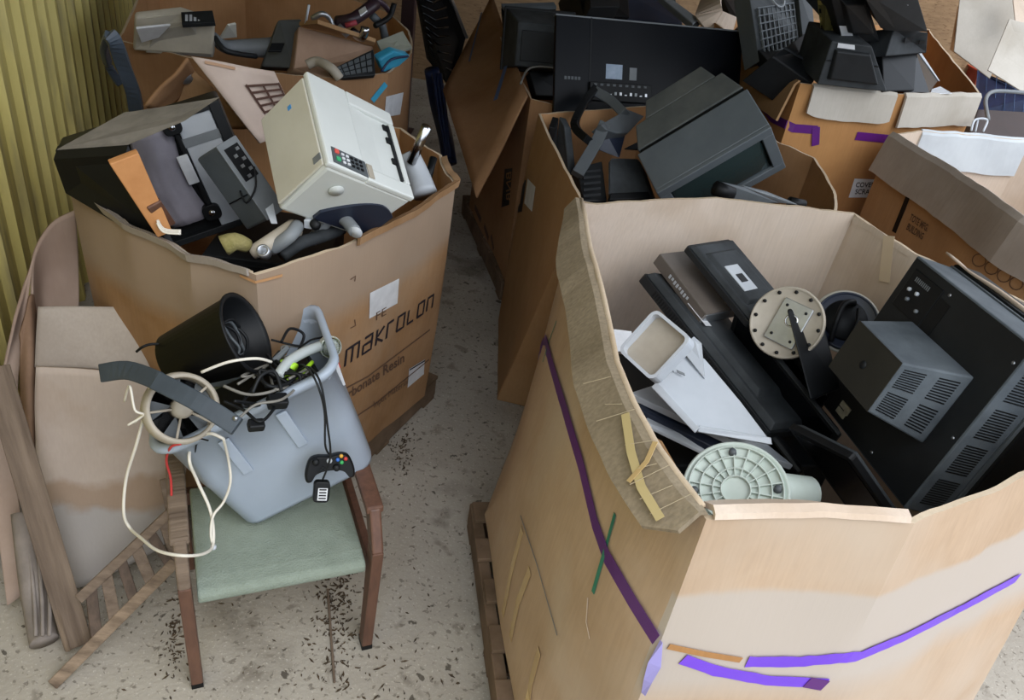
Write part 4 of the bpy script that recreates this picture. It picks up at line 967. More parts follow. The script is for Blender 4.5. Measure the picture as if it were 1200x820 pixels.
T, org = boxthing('radio_cassette', 'dark ribbed radio wedged at the left wall behind the pale box corner', 'radio', [at(676, 196, 1.0), at(706, 188, 1.02), at(712, 236, .90), at(684, 236, .90)], .1, DARK, .008)
for k in range(5): slab([at(684, 200 + 7 * k, 1.0 - .012 * k), at(704, 198 + 7 * k, 1.0 - .012 * k), at(704, 201 + 7 * k, .99 - .012 * k), at(684, 203 + 7 * k, .99 - .012 * k)], .006, 'grille_bar', BLACK, T, Matrix.Translation(-org), 0)
T = thing('keyboard_tray', 'dark grey slab with black rounded end over the back rim of the pale box', 'panel', at(845, 222, 1.22)); org = at(845, 222, 1.22)
MB().tube([at(838, 220, 1.22) - org, at(858, 228, 1.20) - org], .028, 14).build('rounded_end', BLACK, T)
slab([at(848, 214, 1.24), at(872, 219, 1.22), at(915, 238, 1.16), at(862, 238, 1.16)], .02, 'panel_top', GREY_D, T, Matrix.Translation(-org))
slab([at(872, 219, 1.22), at(900, 226, 1.2), at(935, 240, 1.16), at(915, 238, 1.16)], .02, 'panel_end', GREY_M, T, Matrix.Translation(-org))
o = MB().tube([at(925, 236, 1.16), at(942, 240, 1.15)], .02, 10).build('rubber_plug', BLACK); tag(o, 'black rubber plug at the right end of the dark grey slab', 'plug')
T = thing('dark_filler', 'added dark filler block deep under the tilted grey monitor', 'filler', Matrix.Translation((.35, 3.05, .01)) @ Matrix.Rotation(.1, 4, 'Z'))  # filler added for the blackness deep in this box
MB().box(0, .6, 0, .5, 0, .72).build('casing', DARK, T, bevel=.006); MB().box(.05, .55, -.006, 0, .05, .68).build('front_panel', BLACK, T)

# ================================================================ things in the television box
Mtv2 = frame((-.060, 4.137, 1.500), (.9, .43, -.01), ay=(.03, -.25, .97))
q = [at(652, 17, 1.50), at(871, 37, 1.50), at(848, 128, 1.16), at(629, 118, 1.13)]
Mq = frame(q[0], q[1] - q[0], ay=q[3] - q[0]); sq = 1 if (Mq.to_3x3() @ V3((0, 0, 1))).dot(CAM - q[0]) > 0 else -1
wq = (q[1] - q[0]).length; hq = .62
T = thing('flat_television', 'wide flat black television, back facing out, across the brown box', 'television', Mq)
def b4(x0, x1, y0, y1, z0, z1): return MB().box(x0, x1, y0, y1, min(z0 * sq, z1 * sq), max(z0 * sq, z1 * sq))
TVB = mat('navy_black_gloss', '#04060b', '#070b12', rough=.4, scale=2, spec=.15)
b4(0, wq, 0, hq, -.03, 0).build('back_panel', TVB, T, bevel=.004)
b4(-.002, wq + .002, -.004, .003, -.032, .002).build('top_edge', GREY_M, T)['label'] = 'grey top edge'
b4(.18, .188, .0, hq, 0, .002).build('panel_seam', BLACK, T)
cpn = b4(.18, .52, .30, .39, 0, .02).build('connector_strip', BLACK, T, bevel=.003)
for k in range(11): b4(.20 + k * .028, .212 + k * .028, .345 + (k % 3 == 0) * .01, .36, .02, .024).build('connector', METAL if k % 4 else GREY_L, cpn)
for k in range(9): b4(.20 + k * .034, .216 + k * .034, .308, .318, .02, .023).build('connector', GREY_D, cpn)
b4(.27, .36, .21, .28, 0, .002).build('rating_label', mat('silver_blue_label', '#8fa0b4', '#a7b5c6', scale=30), T)['label'] = 'silver blue rating label'
b4(.40, .44, .22, .28, 0, .002).build('rating_label', GREY_M, T)
for k in range(5): b4(.05 + k * .018, .062 + k * .018, .28, .295, 0, .002).build('raised_mark', GREY_D, T)
tt = CRT = None
def crt(name, label, Mx, w, h, d, mats=(DARK, DUSTY, BLACK_G), sticker=None, group=None, hump=.62):
    """tube monitor: x width, z height, back housing growing along -y (towards the viewer), screen at +y"""
    T = thing(name, label, 'monitor', Mx, group)
    MB().box(0, w, -.09, 0, 0, h).build('front_bezel', mats[0], T, bevel=.006)
    MB().box(.03, w - .03, 0, .006, .03, h - .03).build('screen_glass', mats[2], T)
    e = (1 - hump) / 2
    MB().hexa([(.01, -.09, .01), (w - .01, -.09, .01), (w - .01, -.09, h - .01), (.01, -.09, h - .01)], [(w * e, -d, h * e * .6), (w * (1 - e), -d, h * e * .6), (w * (1 - e), -d, h * (1 - e * 1.2)), (w * e, -d, h * (1 - e * 1.2))]).build('rear_housing', mats[1], T, bevel=.008)
    MB().box(w * (e + .06), w * (1 - e - .06), -d - .006, -d, h * .2, h * .66).build('rear_cap', mats[0], T, bevel=.003)
    if sticker: x, z, a, b = sticker; MB().box(x, x + a, -d - .010, -d - .006, z, z + b).build('label_sticker', PAPER, T)['label'] = 'white label sticker'
    return T
crt('tube_monitor', 'black tube monitor with a hollow back in the left rear of the television box', frame(at(588, 62, 1.2), (1, .1, .05), az=(0, .2, 1)) @ Matrix.Translation((0, .34, -.1)), .40, .34, .32)
T, org = boxthing('flat_monitor', 'glossy black screen with a grey top edge left of the wide black television', 'monitor', [at(590, 11, 1.33), at(652, 8, 1.36), at(650, 50, 1.16), at(594, 55, 1.12)], .04, BLACK_G)
slab([at(590, 9, 1.34), at(652, 7, 1.37), at(652, 11, 1.355), at(590, 13, 1.32)], .04, 'top_edge', GREY_D, T, Matrix.Translation(-org), 0)
T, org = boxthing('tube_monitor', 'black boxy monitor behind the top edge of the wide black television', 'monitor', [at(672, -30, 1.5), at(735, -28, 1.5), at(738, 20, 1.34), at(684, 16, 1.34)], .22, BLACK)
slab([at(690, -25, 1.5), at(725, -25, 1.5), at(726, 8, 1.4), at(692, 8, 1.4)], .23, 'rear_cap', DARK, T, Matrix.Translation(-org))
T, org = boxthing('flat_monitor', 'dark navy screen behind the wide television next to the grey hinged arm', 'monitor', [at(712, -20, 1.44), at(788, -14, 1.44), at(800, 28, 1.3), at(715, 20, 1.3)], .05, NAVY)
T, org = boxthing('monitor_stand', 'light grey metal arm slanting behind the wide television', 'monitor stand', [at(771, -6, 1.45), at(784, -4, 1.45), at(820, 22, 1.40), at(812, 28, 1.38)], .04, GREY_M)
slab([at(812, 26, 1.385), at(820, 21, 1.40), at(821, 28, 1.38), at(813, 33, 1.36)], .03, 'end_cap', DARK, T, Matrix.Translation(-org))
T, org = boxthing('plastic_sheet', 'charcoal plastic panel inside the left rear corner of the television box', 'panel', [at(598, 16, 1.24), at(646, 16, 1.24), at(645, 46, 1.12), at(615, 48, 1.1)], .03, DUSTY)
o = MB().tube([at(610, 98, 1.14), at(618, 82, 1.16), at(632, 78, 1.17), at(650, 80, 1.17)], .006, 8, curve=4).build('grey_cable', CABLE_G); tag(o, 'thin grey cable looping left of the wide black television', 'cable')
T, org = boxthing('flat_monitor', 'black screen base below the looping grey cable', 'monitor', [at(620, 84, 1.12), at(650, 84, 1.12), at(668, 114, 1.0), at(628, 112, 1.02)], .05, BLACK)

# ================================================================ tube monitors in the tall box at the back
def rearcrt(label, P, d, m1, hump=None, stick=None, cap=None, group=None, name='tube_monitor', cat='monitor', extra=()):
    """a monitor seen from behind: outline P of its nearest face, hump = smaller outline standing proud"""
    P = [V3(p_) for p_ in P]; org = P[0]; T = thing(name, label, cat, org, group); iv = Matrix.Translation(-org)
    slab(P, d, 'rear_housing', m1, T, iv, .006)
    n = (P[1] - P[0]).cross(P[-1] - P[0]).normalized()
    if n.dot(CAM - P[0]) < 0: n = -n
    def inn(q, o): return P[0].lerp(P[1], q[0]).lerp(P[3].lerp(P[2], q[0]), q[1]) + n * o
    if hump:
        x0, x1, y0, y1, hh, tp = hump
        a = [inn(q, 0) - org for q in ((x0, y0), (x1, y0), (x1, y1), (x0, y1))]; cxx = (x0 + x1) / 2; cyy = (y0 + y1) / 2
        b = [inn((cxx + (q[0] - cxx) * tp, cyy + (q[1] - cyy) * tp), hh) - org for q in ((x0, y0), (x1, y0), (x1, y1), (x0, y1))]
        MB().hexa(a, b).build('neck_cover', cap or DUSTY, T, bevel=.005)
    if stick:
        x0, x1, y0, y1, o_ = stick; q = [inn(c, o_) - org for c in ((x0, y0), (x1, y0), (x1, y1), (x0, y1))]; q2 = [v + n * .0015 for v in q]
        MB().hexa(q, q2).build('label_sticker', PAPER, T)['label'] = 'white label sticker'
    for nm, x0, x1, y0, y1, o_, mm in extra:
        q = [inn(c, o_) - org for c in ((x0, y0), (x1, y0), (x1, y1), (x0, y1))]; MB().hexa(q, [v + n * .004 for v in q]).build(nm, mm, T)
    return T
# low wide monitor at the front rim
rearcrt('dusty dark tube monitor lying at the front rim, before the other tube monitors', [at(975, 48, 1.62), at(1022, 54, 1.62), at(1037, 72, 1.56), at(1040, 108, 1.42), at(960, 100, 1.42)][0:1] + [at(1022, 54, 1.62), at(1040, 108, 1.42), at(958, 99, 1.42)], .28, DUSTY, (.1, .9, .15, .85, .02, .9), (.15, .55, .02, .12, .004), DARK,
        extra=(('seam', .0, 1, .42, .44, .001, BLACK),))
# monitor with a white sticker at top right
rearcrt('dark tube monitor with a white sticker, topmost at the right of the heap', [at(1014, -8, 1.86), at(1076, -2, 1.84), at(1088, 38, 1.68), at(1036, 36, 1.68)], .3, DARK, None, (.42, .74, .2, .72, .001), extra=(('recess', -.05, .25, .1, .9, .001, BLACK),))
rearcrt('dark squat monitor housing below the white stickered monitor', [at(1048, 33, 1.68), at(1088, 38, 1.67), at(1086, 62, 1.56), at(1038, 66, 1.56)], .16, DUSTY, None, None, extra=(('socket_panel', .35, .55, .3, .5, .001, BLACK), ('socket_panel', .75, .9, .4, .55, .001, BLACK)))
rearcrt('dark tube monitor with a small pale label left of the stickered monitor', [at(972, -10, 1.84), at(1012, -12, 1.85), at(1032, 50, 1.6), at(986, 48, 1.6)], .3, DARK, (.2, .9, .1, .8, .03, .8), (.03, .32, .66, .98, .002), DARK)
rearcrt('plain black monitor side standing between the dusty low monitor and circuit board', [at(952, -10, 1.78), at(974, -10, 1.8), at(986, 46, 1.6), at(978, 50, 1.58)], .2, BLACK)
# green-brown circuit board
T = thing('circuit_board', 'olive circuit board on edge between the grey ink printer and the monitors', 'circuit board', at(968, 20, 1.7)); org = at(968, 20, 1.7); iv = Matrix.Translation(-org)
PB = [at(957, -4, 1.78), at(967, -2, 1.79), at(977, 44, 1.6), at(964, 52, 1.56)]
slab(PB, .006, 'board', mat('olive_board', '#6e6a3c', '#57532c', rough=.5, scale=30), T, iv, 0)
for k in range(5): slab([PB[0].lerp(PB[3], .1 + .17 * k) + V3((0, -.004, .004)), PB[1].lerp(PB[2], .1 + .17 * k) + V3((0, -.004, .004)), PB[1].lerp(PB[2], .18 + .17 * k) + V3((0, -.004, .004)), PB[0].lerp(PB[3], .18 + .17 * k) + V3((0, -.004, .004))], .006, 'chip', BLACK if k % 2 else mat('tan_part', '#a79a5c'), T, iv, 0)
# grey printer tray with open lattice
PT = [at(877, -12, 1.70), at(944, -16, 1.72), at(950, 50, 1.50), at(890, 72, 1.42)]
T = thing('ink_printer', 'grey lattice bottomed printer standing on end at the left of the heap', 'printer', PT[0]); org = PT[0]; iv = Matrix.Translation(-org)
slab(PT, .10, 'housing', GREY_D, T, iv, .004)
n = (PT[1] - PT[0]).cross(PT[3] - PT[0]).normalized()
if n.dot(CAM - PT[0]) < 0: n = -n
GRL = mat('lattice_grey', '#7d8489', '#696f74', rough=.5)
def bq(x0, x1, y0, y1, o0, o1, name, m):
    f = lambda x, y, o: PT[0].lerp(PT[1], x).lerp(PT[3].lerp(PT[2], x), y) + n * o - org
    return MB().hexa([f(x0, y0, o0), f(x1, y0, o0), f(x1, y1, o0), f(x0, y1, o0)], [f(x0, y0, o1), f(x1, y0, o1), f(x1, y1, o1), f(x0, y1, o1)]).build(name, m, T)
bq(.08, .72, .05, .95, .0, .003, 'dark_recess', DARK)
for k in range(9): bq(.08 + k * .078, .093 + k * .078, .3, .96, .003, .014, 'lattice_rib', GRL)
for k in range(7): bq(.06, .72, .28 + k * .11, .295 + k * .11, .003, .016, 'lattice_rib', GRL)
bq(.76, 1.0, .0, 1.0, .0, .03, 'side_rail', GREY_D)
T.matrix_world = T.matrix_world
ww = [PT[0].lerp(PT[1], .42).lerp(PT[3].lerp(PT[2], .42), .18) + n * .016]
MB().lathe([(.055, 0), (.055, .006), (.045, .006), (.045, 0)], 28, M=frame(ww[0] - org, PT[1] - PT[0], az=n), caps=False).build('ring_guide', GREY_L, T)
rearcrt('black slab below the lattice bottomed printer, sloping under the dusty monitor', [at(905, 66, 1.50), at(945, 38, 1.58), at(985, 52, 1.5), at(952, 98, 1.40)], .2, DARK, extra=(('seam', .3, .34, 0, 1, .001, DUSTY),), name='flat_monitor')
rearcrt('black wedge of plastic at the left rim beside the brown folded flap', [at(880, 50, 1.48), at(940, 40, 1.52), at(938, 96, 1.40), at(900, 72, 1.44)], .06, BLACK, name='plastic_sheet', cat='plastic')
rearcrt('thin black screen with a pale edge leaning at the right wall of the tall box', [at(1071, 53, 1.58), at(1100, 95, 1.42), at(1090, 108, 1.40), at(1040, 108, 1.40)], .02, BLACK_G, extra=(('pale_edge', 0, 1, -.03, .03, .0, GREY_L),), name='flat_monitor')
rearcrt('black filler panel added for the dark gap under the white stickered monitor', [at(1034, 62, 1.56), at(1075, 55, 1.58), at(1072, 106, 1.41), at(1036, 107, 1.41)], .05, BLACK, name='flat_monitor')  # black filler put in where the gap between monitors is just dark
rearcrt('crumpled white paper at the front rim beside the thin black screen', [at(1092, 104, 1.405), at(1102, 101, 1.41), at(1116, 109, 1.41), at(1090, 110, 1.40)], .004, PAPER, name='paper_scrap', cat='paper')
# dark set and cardboard behind, left of the printer
rearcrt('dark brown television standing behind the wide black television', [at(843, -12, 1.5), at(876, -14, 1.52), at(877, 40, 1.32), at(862, 34, 1.33)], .25, mat('brown_black', '#1f1a18', '#2a2421', rough=.5), name='tube_television', cat='television')
T = thing('cardboard_sheet', 'curled pale cardboard edge between the wide black television and the tall box', 'cardboard', at(838, 15, 1.45)); org = T.matrix_world.translation.copy()
bar([at(834, -6, 1.5), at(830, 12, 1.45), at(838, 26, 1.40), at(858, 36, 1.36)], .02, .16, 'sheet_body', K_INNER, T, at(838, 15, 1.45), V3((.5, .5, .5)))

# ================================================================ far right corner
def far_sheet(label, pp, y, m):
    pts = [aty(a, b, y + dy) for a, b, dy in pp]
    return plank_thing('cardboard_sheet', label, 'cardboard', pts, .012, m)
far_sheet('big plain cardboard sheet bowed against the plywood at the back', [(1128, -30, .25), (1185, -30, .25), (1190, 30, .1), (1160, 92, -.1), (1118, 60, 0)], 7.3, K_WHITE)
far_sheet('narrow brown cardboard strip left of the big plain sheet', [(1122, 8, .2), (1130, 0, .2), (1160, 92, 0), (1113, 58, 0)], 7.5, K_INNER_T)
far_sheet('creased cardboard sheet leaning before the plain sheet behind the cart', [(1183, 22, .3), (1215, 30, .3), (1215, 118, 0), (1158, 82, 0)], 6.6, K_WHITE)
far_sheet('thin cardboard strip standing at the right frame edge behind the others', [(1186, -10, .1), (1204, -10, .1), (1206, 30, 0), (1190, 26, 0)], 7.2, K_INNER)
# shopping cart
co_ = at(1160, 90, 1.0)
T = thing('shopping_cart', 'red and blue wire shopping cart behind the tall box of tube monitors', 'cart', Matrix.Translation((co_.x, co_.y, 0))); og = V3((co_.x, co_.y, 0))
RW = mat('orange_red_wire', '#d5583e', rough=.4); BW = mat('blue_wire', '#2b4468', rough=.4)
for k in range(3):
    MB().tube([at(1112, 56 + 7 * k, 1.02 - .05 * k) - og, at(1150, 78 + 7 * k, 1.0 - .05 * k) - og], .010 if k == 0 else .006, 8).build('red_wire_rail', RW, T)
for k in range(5):
    MB().tube([at(1150, 78 + 7 * k, 1.0 - .05 * k) - og, at(1215, 108 + 9 * k, .97 - .05 * k) - og], .009 if k == 0 else .005, 8).build('blue_wire_rail', GREY_M if k == 0 else BW, T)
for k in range(6):
    MB().tube([at(1146 + 11 * k, 80 + 5 * k, .98) - og, at(1143 + 11 * k, 118 + 5 * k, .76) - og], .004, 6).build('upright_wire', BW, T)
slab([at(1146, 82, .96), at(1215, 112, .94), at(1215, 150, .7), at(1140, 130, .72)], .01, 'blue_basket_panel', NAVYFAB, T, Matrix.Translation(-og), 0)
slab([at(1128, 72, .96), at(1147, 82, .96), at(1142, 100, .82), at(1130, 92, .84)], .01, 'red_basket_panel', mat('brick_red', '#9b4033', rough=.6), T, Matrix.Translation(-og), 0)
MB().tube([at(1158, 140, .98) - og, at(1155, 118, 1.04) - og, at(1162, 108, 1.07) - og, at(1180, 107, 1.07) - og, at(1215, 110, 1.06) - og], .014, 12, curve=5).build('handle_tube', GREY_M, T)['label'] = 'grey handle tube'
for dx in (-.05, .5):
    for dy in (-.1, .35): MB().tube([V3((dx, dy, .7)), V3((dx, dy, .06))], .010, 8).build('leg', BW, T); 
for dx in (-.05, .5):
    for dy in (-.1, .35): MB().lathe([(.05, -.012), (.05, .012)], 16, M=frame(V3((dx, dy, .05)), (0, 1, 0), az=(1, 0, 0))).build('caster', BLACK, T)
bb = at(1180, 140, .95)
T = thing('wooden_cabinet', 'dark brown wooden cabinet edge between the shopping cart and the right box', 'cabinet', Matrix.Translation((bb.x, bb.y, 0)))
og = V3((bb.x, bb.y, 0))
slab([at(1146, 128, .98), at(1215, 132, .98), at(1215, 162, .86), at(1138, 160, .86)], .18, 'top_board', mat('dark_stained_wood', '#33221f', '#271916', rough=.5), T, Matrix.Translation(-og))
MB().box(-.2, .3, .05, .3, 0, .84).build('body', mat('dark_stained_wood', '#33221f'), T, bevel=.005)
T = thing('white_hook', 'small bent white wire hook at the corner of the whitish flap', 'hook', at(1148, 146, 1.26)); og = at(1148, 146, 1.26)
MB().tube([at(1138, 153, 1.26) - og, at(1142, 141, 1.29) - og, at(1152, 139, 1.30) - og, at(1157, 142, 1.29) - og, at(1152, 154, 1.26) - og], .006, 8, curve=4).tube([at(1146, 141, 1.29) - og, at(1143, 154, 1.26) - og], .005, 8).build('wire_loop', WHITE_P, T)

# ================================================================ gap behind the makrolon box
mp_ = [at(487, -20, 1.4), at(522, -20, 1.35), at(546, 42, .95), at(531, 105, .45), at(494, 60, .95)]
T = thing('wire_rack', 'black glossy slatted rack leaning in the gap beside the television box', 'rack', mp_[4]); og = mp_[4]
slab([at(489, -10, 1.35), at(522, -14, 1.35), at(546, 44, 1.0), at(530, 106, .62), at(503, 72, .80)], .03, 'backing', BLACK, T, Matrix.Translation(-og))
bar([at(522, -16, 1.37), at(534, 12, 1.2), at(547, 44, 1.01)], .02, .02, 'metal_edge', METAL, T, og, V3((0, -.5, .8)))
a0, a1, b0, b1 = at(491, -8, 1.36), at(520, -12, 1.36), at(505, 70, .82), at(532, 96, .68)
for k in range(9):
    t = .08 + k * .1; p0 = a0.lerp(b0, t) + V3((0, -.006, .01)); p1 = a1.lerp(b1, t) + V3((0, -.006, .01))
    MB().tube([p0 - og, p0.lerp(p1, .5) - og + V3((0, 0, -.03)), p1 - og], .008, 6).build('slat', BLACK_G, T)
T = thing('tarp_bundle', 'dark blue tarp bundle hanging in the gap under the black slatted rack', 'tarp', at(520, 130, .6)); og = at(520, 130, .6)
MB().tube([at(506, 82, .80) - og, at(512, 120, .58) - og, at(522, 160, .42) - og, at(527, 192, .28) - og], [.05, .07, .09, .05], 14, curve=5).build('cloth', NAVYFAB, T)
for k in range(3): MB().tube([at(508 + 4 * k, 86, .82) - og, at(514 + 4 * k, 130, .62) - og, at(524 + 2 * k, 186, .36) - og], .012, 8, curve=4).build('fold', NAVYFAB, T)
T = thing('steel_post', 'maroon painted steel post behind the right corner of the beige printer box', 'post', Matrix.Translation((at(480, 128, .0).x + .05, at(480, 128, .0).y - .6, 0)))
MB().box(-.05, .05, -.05, .05, 0, 2.2).build('post_tube', MAROON, T, bevel=.006); MB().box(-.09, .09, -.09, .09, 0, .012).build('foot_plate', MAROON, T)
o = sheet('cardboard_sheet', [at(523, -12, 1.2), at(580, -14, 1.2), at(545, 60, .9), at(530, 100, .6)], .012, K_BROWN)
bpy.data.objects.remove(o)

# ================================================================ things in the box at the yellow wall
T = thing('office_printer', 'beige office printer with dark keypad strip, at the left of the wall box', 'printer', at(157, 20, 1.30)); og = at(157, 20, 1.30); iv = Matrix.Translation(-og)
slab([at(158, 20, 1.30), at(212, 14, 1.34), at(252, 27, 1.32), at(250, 66, 1.16), at(156, 60, 1.13)], .04, 'housing', mat('warm_white_plastic', '#bfb8aa', '#aba497', rough=.55), T, iv, .012)
kp = slab([at(212, 14, 1.347), at(249, 12, 1.365), at(252, 26, 1.33), at(213, 28, 1.315)], .02, 'keypad_strip', DARK, T, iv, .002); kp['label'] = 'dark keypad strip'
for k in range(6): slab([at(217 + 5 * k, 17, 1.343), at(220 + 5 * k, 17, 1.344), at(220 + 5 * k, 24, 1.33), at(217 + 5 * k, 24, 1.33)], .003, 'key', GREY_L if k < 5 else CYAN, kp, Matrix.Identity(4) if 0 else iv, 0)
slab([at(160, 34, 1.27), at(200, 30, 1.29), at(186, 44, 1.22), at(166, 50, 1.19)], .01, 'paper_in_tray', PAPER, T, iv, 0)
pts = [at(170, 62, 1.13), at(178, 44, 1.21), at(196, 33, 1.27), at(222, 29, 1.30), at(250, 29, 1.30), at(250, 68, 1.14)]
slab(pts, .05, 'domed_cover', mat('warm_grey_plastic', '#a9a499', '#98938a', rough=.5), T, iv, .006)
T = thing('vacuum_cleaner', 'grey upright vacuum cleaner body lying beside the beige office printer', 'vacuum cleaner', at(285, 50, 1.15)); og = at(285, 50, 1.15)
MB().tube([at(250, 42, 1.22) - og, at(262, 54, 1.16) - og, at(285, 56, 1.15) - og, at(320, 56, 1.16) - og], [.02, .05, .065, .05], 14, curve=4).build('body', GREY_M, T)
MB().tube([at(252, 44, 1.24) - og, at(266, 60, 1.20) - og, at(300, 66, 1.16) - og], .012, 8, curve=4).build('dark_trim', DARK, T)
slab([at(268, 30, 1.28), at(277, 28, 1.28), at(278, 44, 1.2), at(258, 46, 1.2)], .01, 'torn_bag', CREAM, T, Matrix.Translation(-og))
T, org = boxthing('speaker_box', 'dark olive-grey case standing up behind the crumpled brown cardboard', 'speaker', [at(326, 23, 1.30), at(354, 22, 1.31), at(345, 80, 1.12), at(306, 78, 1.10)], .12, mat('olive_grey', '#4b4d4b', '#3c3e3d', rough=.6), .012)
slab([at(318, 50, 1.22), at(334, 50, 1.22), at(330, 60, 1.19), at(314, 60, 1.19)], .01, 'black_clip', BLACK, T, Matrix.Translation(-org))
T, org = boxthing('cardboard_carton', 'crumpled small brown carton in the middle of the wall box', 'box', [at(350, 30, 1.30), at(438, 54, 1.22), at(436, 70, 1.17), at(385, 92, 1.15), at(343, 82, 1.13)], .12, mat('pinkish_kraft', '#a98c76', '#957862', rough=.85), .01)
slab([at(350, 30, 1.31), at(372, 28, 1.36), at(440, 50, 1.25), at(438, 54, 1.225)], .02, 'bent_flap', K_SIDE, T, Matrix.Translation(-org), .003)
T = thing('keyboard', 'black folded keyboard at the front rim beside the blue bag', 'keyboard', at(400, 80, 1.17)); og = at(400, 80, 1.17); iv = Matrix.Translation(-og)
KB = [at(386, 82, 1.18), at(438, 57, 1.26), at(440, 88, 1.17), at(394, 92, 1.15)]
slab(KB, .03, 'key_bed', DARK, T, iv, .004)
for a in range(6):
    for b in range(3):
        x0, y0 = .12 + a * .14, .12 + b * .27; f = lambda x, y: KB[0].lerp(KB[1], x).lerp(KB[3].lerp(KB[2], x), y) + V3((0, -.003, .004))
        slab([f(x0, y0), f(x0 + .11, y0), f(x0 + .11, y0 + .2), f(x0, y0 + .2)], .006, 'key', GREY_D, T, iv, 0)
o = MB().tube([at(360, 76, 1.19), at(372, 72, 1.21), at(388, 80, 1.20), at(398, 92, 1.16)], .022, 12, curve=5).build('vacuum_hose', BEIGE); tag(o, 'beige hose bend in front of the crumpled small carton', 'hose')
T = thing('plastic_bag', 'bright blue plastic bag stuffed in the right corner of the wall box', 'bag', at(455, 72, 1.15)); og = at(455, 72, 1.15)
slab([at(443, 70, 1.2), at(462, 60, 1.24), at(482, 66, 1.2), at(468, 78, 1.15), at(450, 86, 1.13)], .06, 'bag_body', CYAN, T, Matrix.Translation(-og), .012)
MB().tube([at(447, 84, 1.17) - og, at(458, 70, 1.22) - og, at(478, 66, 1.22) - og], .006, 8, curve=4).build('bag_fold', NAVYFAB, T)
o = slab([at(441, 48, 1.25), at(472, 36, 1.30), at(483, 55, 1.23), at(450, 66, 1.2)], .02, 'fabric_scrap', mat('grey_green_cloth', '#8a8b7d', '#75776a', rough=.95), None, Matrix.Identity(4)); tag(o, 'grey-green cloth above the bright blue bag', 'cloth')
T = thing('plumbing_fitting', 'shiny metal pipe fitting above the crumpled small carton', 'fitting', at(420, 42, 1.3)); og = at(420, 42, 1.3)
MB().tube([at(412, 36, 1.3) - og, at(424, 44, 1.28) - og, at(428, 32, 1.33) - og], .022, 12, curve=3).build('elbow', CHROME, T)
MB().tube([at(396, 30, 1.33) - og, at(408, 42, 1.29) - og], .016, 10).build('pipe_stub', METAL, T)
T = thing('faucet', 'dull metal faucet with a white lever left of the shiny fitting', 'faucet', at(380, 20, 1.36)); og = at(380, 20, 1.36)
MB().tube([at(366, 22, 1.34) - og, at(378, 16, 1.37) - og, at(388, 24, 1.34) - og, at(392, 36, 1.30) - og], [.014, .024, .018, .01], 12, curve=4).build('spout', METAL, T)
MB().tube([at(362, 6, 1.42) - og, at(358, 28, 1.33) - og], .006, 8).build('lever', WHITE_P, T)
T = thing('power_drill', 'dark maroon power tool with a white label lying over the metal fittings', 'tool', at(420, 22, 1.35)); og = at(420, 22, 1.35)
MB().tube([at(396, 26, 1.33) - og, at(415, 22, 1.36) - og, at(440, 4, 1.42) - og], [.03, .05, .03], 14, curve=3).build('body', mat('dark_maroon_plastic', '#2f1f27', rough=.4), T)
slab([at(420, 12, 1.42), at(428, 7, 1.44), at(430, 12, 1.43), at(422, 18, 1.41)], .006, 'white_label', PAPER, T, Matrix.Translation(-og), 0)
MB().tube([at(436, 18, 1.36) - og, at(448, 30, 1.30) - og, at(452, 46, 1.24) - og], .02, 10).build('handle', GREY_D, T)
MB().tube([at(405, 30, 1.37) - og, at(418, 26, 1.39) - og], .012, 8).build('red_trigger', mat('red_plastic', '#8f2f3a'), T)
for k, (a, b, c) in enumerate((((430, -4, 1.44), (448, 4, 1.40), (458, 16, 1.35)), ((440, 30, 1.33), (456, 20, 1.35), (462, 4, 1.41)))):
    o = MB().tube([at(*a), at(*b), at(*c)], .014, 10, curve=4).build('black_tube', BLACK if k else mat('plum_plastic', '#40303c', rough=.35)); tag(o, ('plum coloured tube at the back of the wall box', 'black tube slanting behind the dark power tool')[k], 'tube')
# curved blue-grey armrest beside the wall
o = None
T = thing('office_chair', 'curved blue-grey chair armrest standing between yellow wall and makrolon box', 'chair', at(150, 90, 1.2)); og = at(150, 90, 1.2)
CG = mat('blue_grey_plastic', '#39424d', '#47515c', rough=.4)
bar([at(160, 132, 1.10), at(156, 108, 1.19), at(145, 78, 1.30), at(135, 50, 1.40), at(127, 40, 1.43)], .05, .03, 'armrest_loop', CG, T, og, V3((.2, -.7, .7)), .008)
bar([at(127, 40, 1.43), at(122, 56, 1.36), at(128, 78, 1.26), at(140, 98, 1.18)], .03, .025, 'armrest_loop', CG, T, og, V3((.2, -.7, .7)), .006)

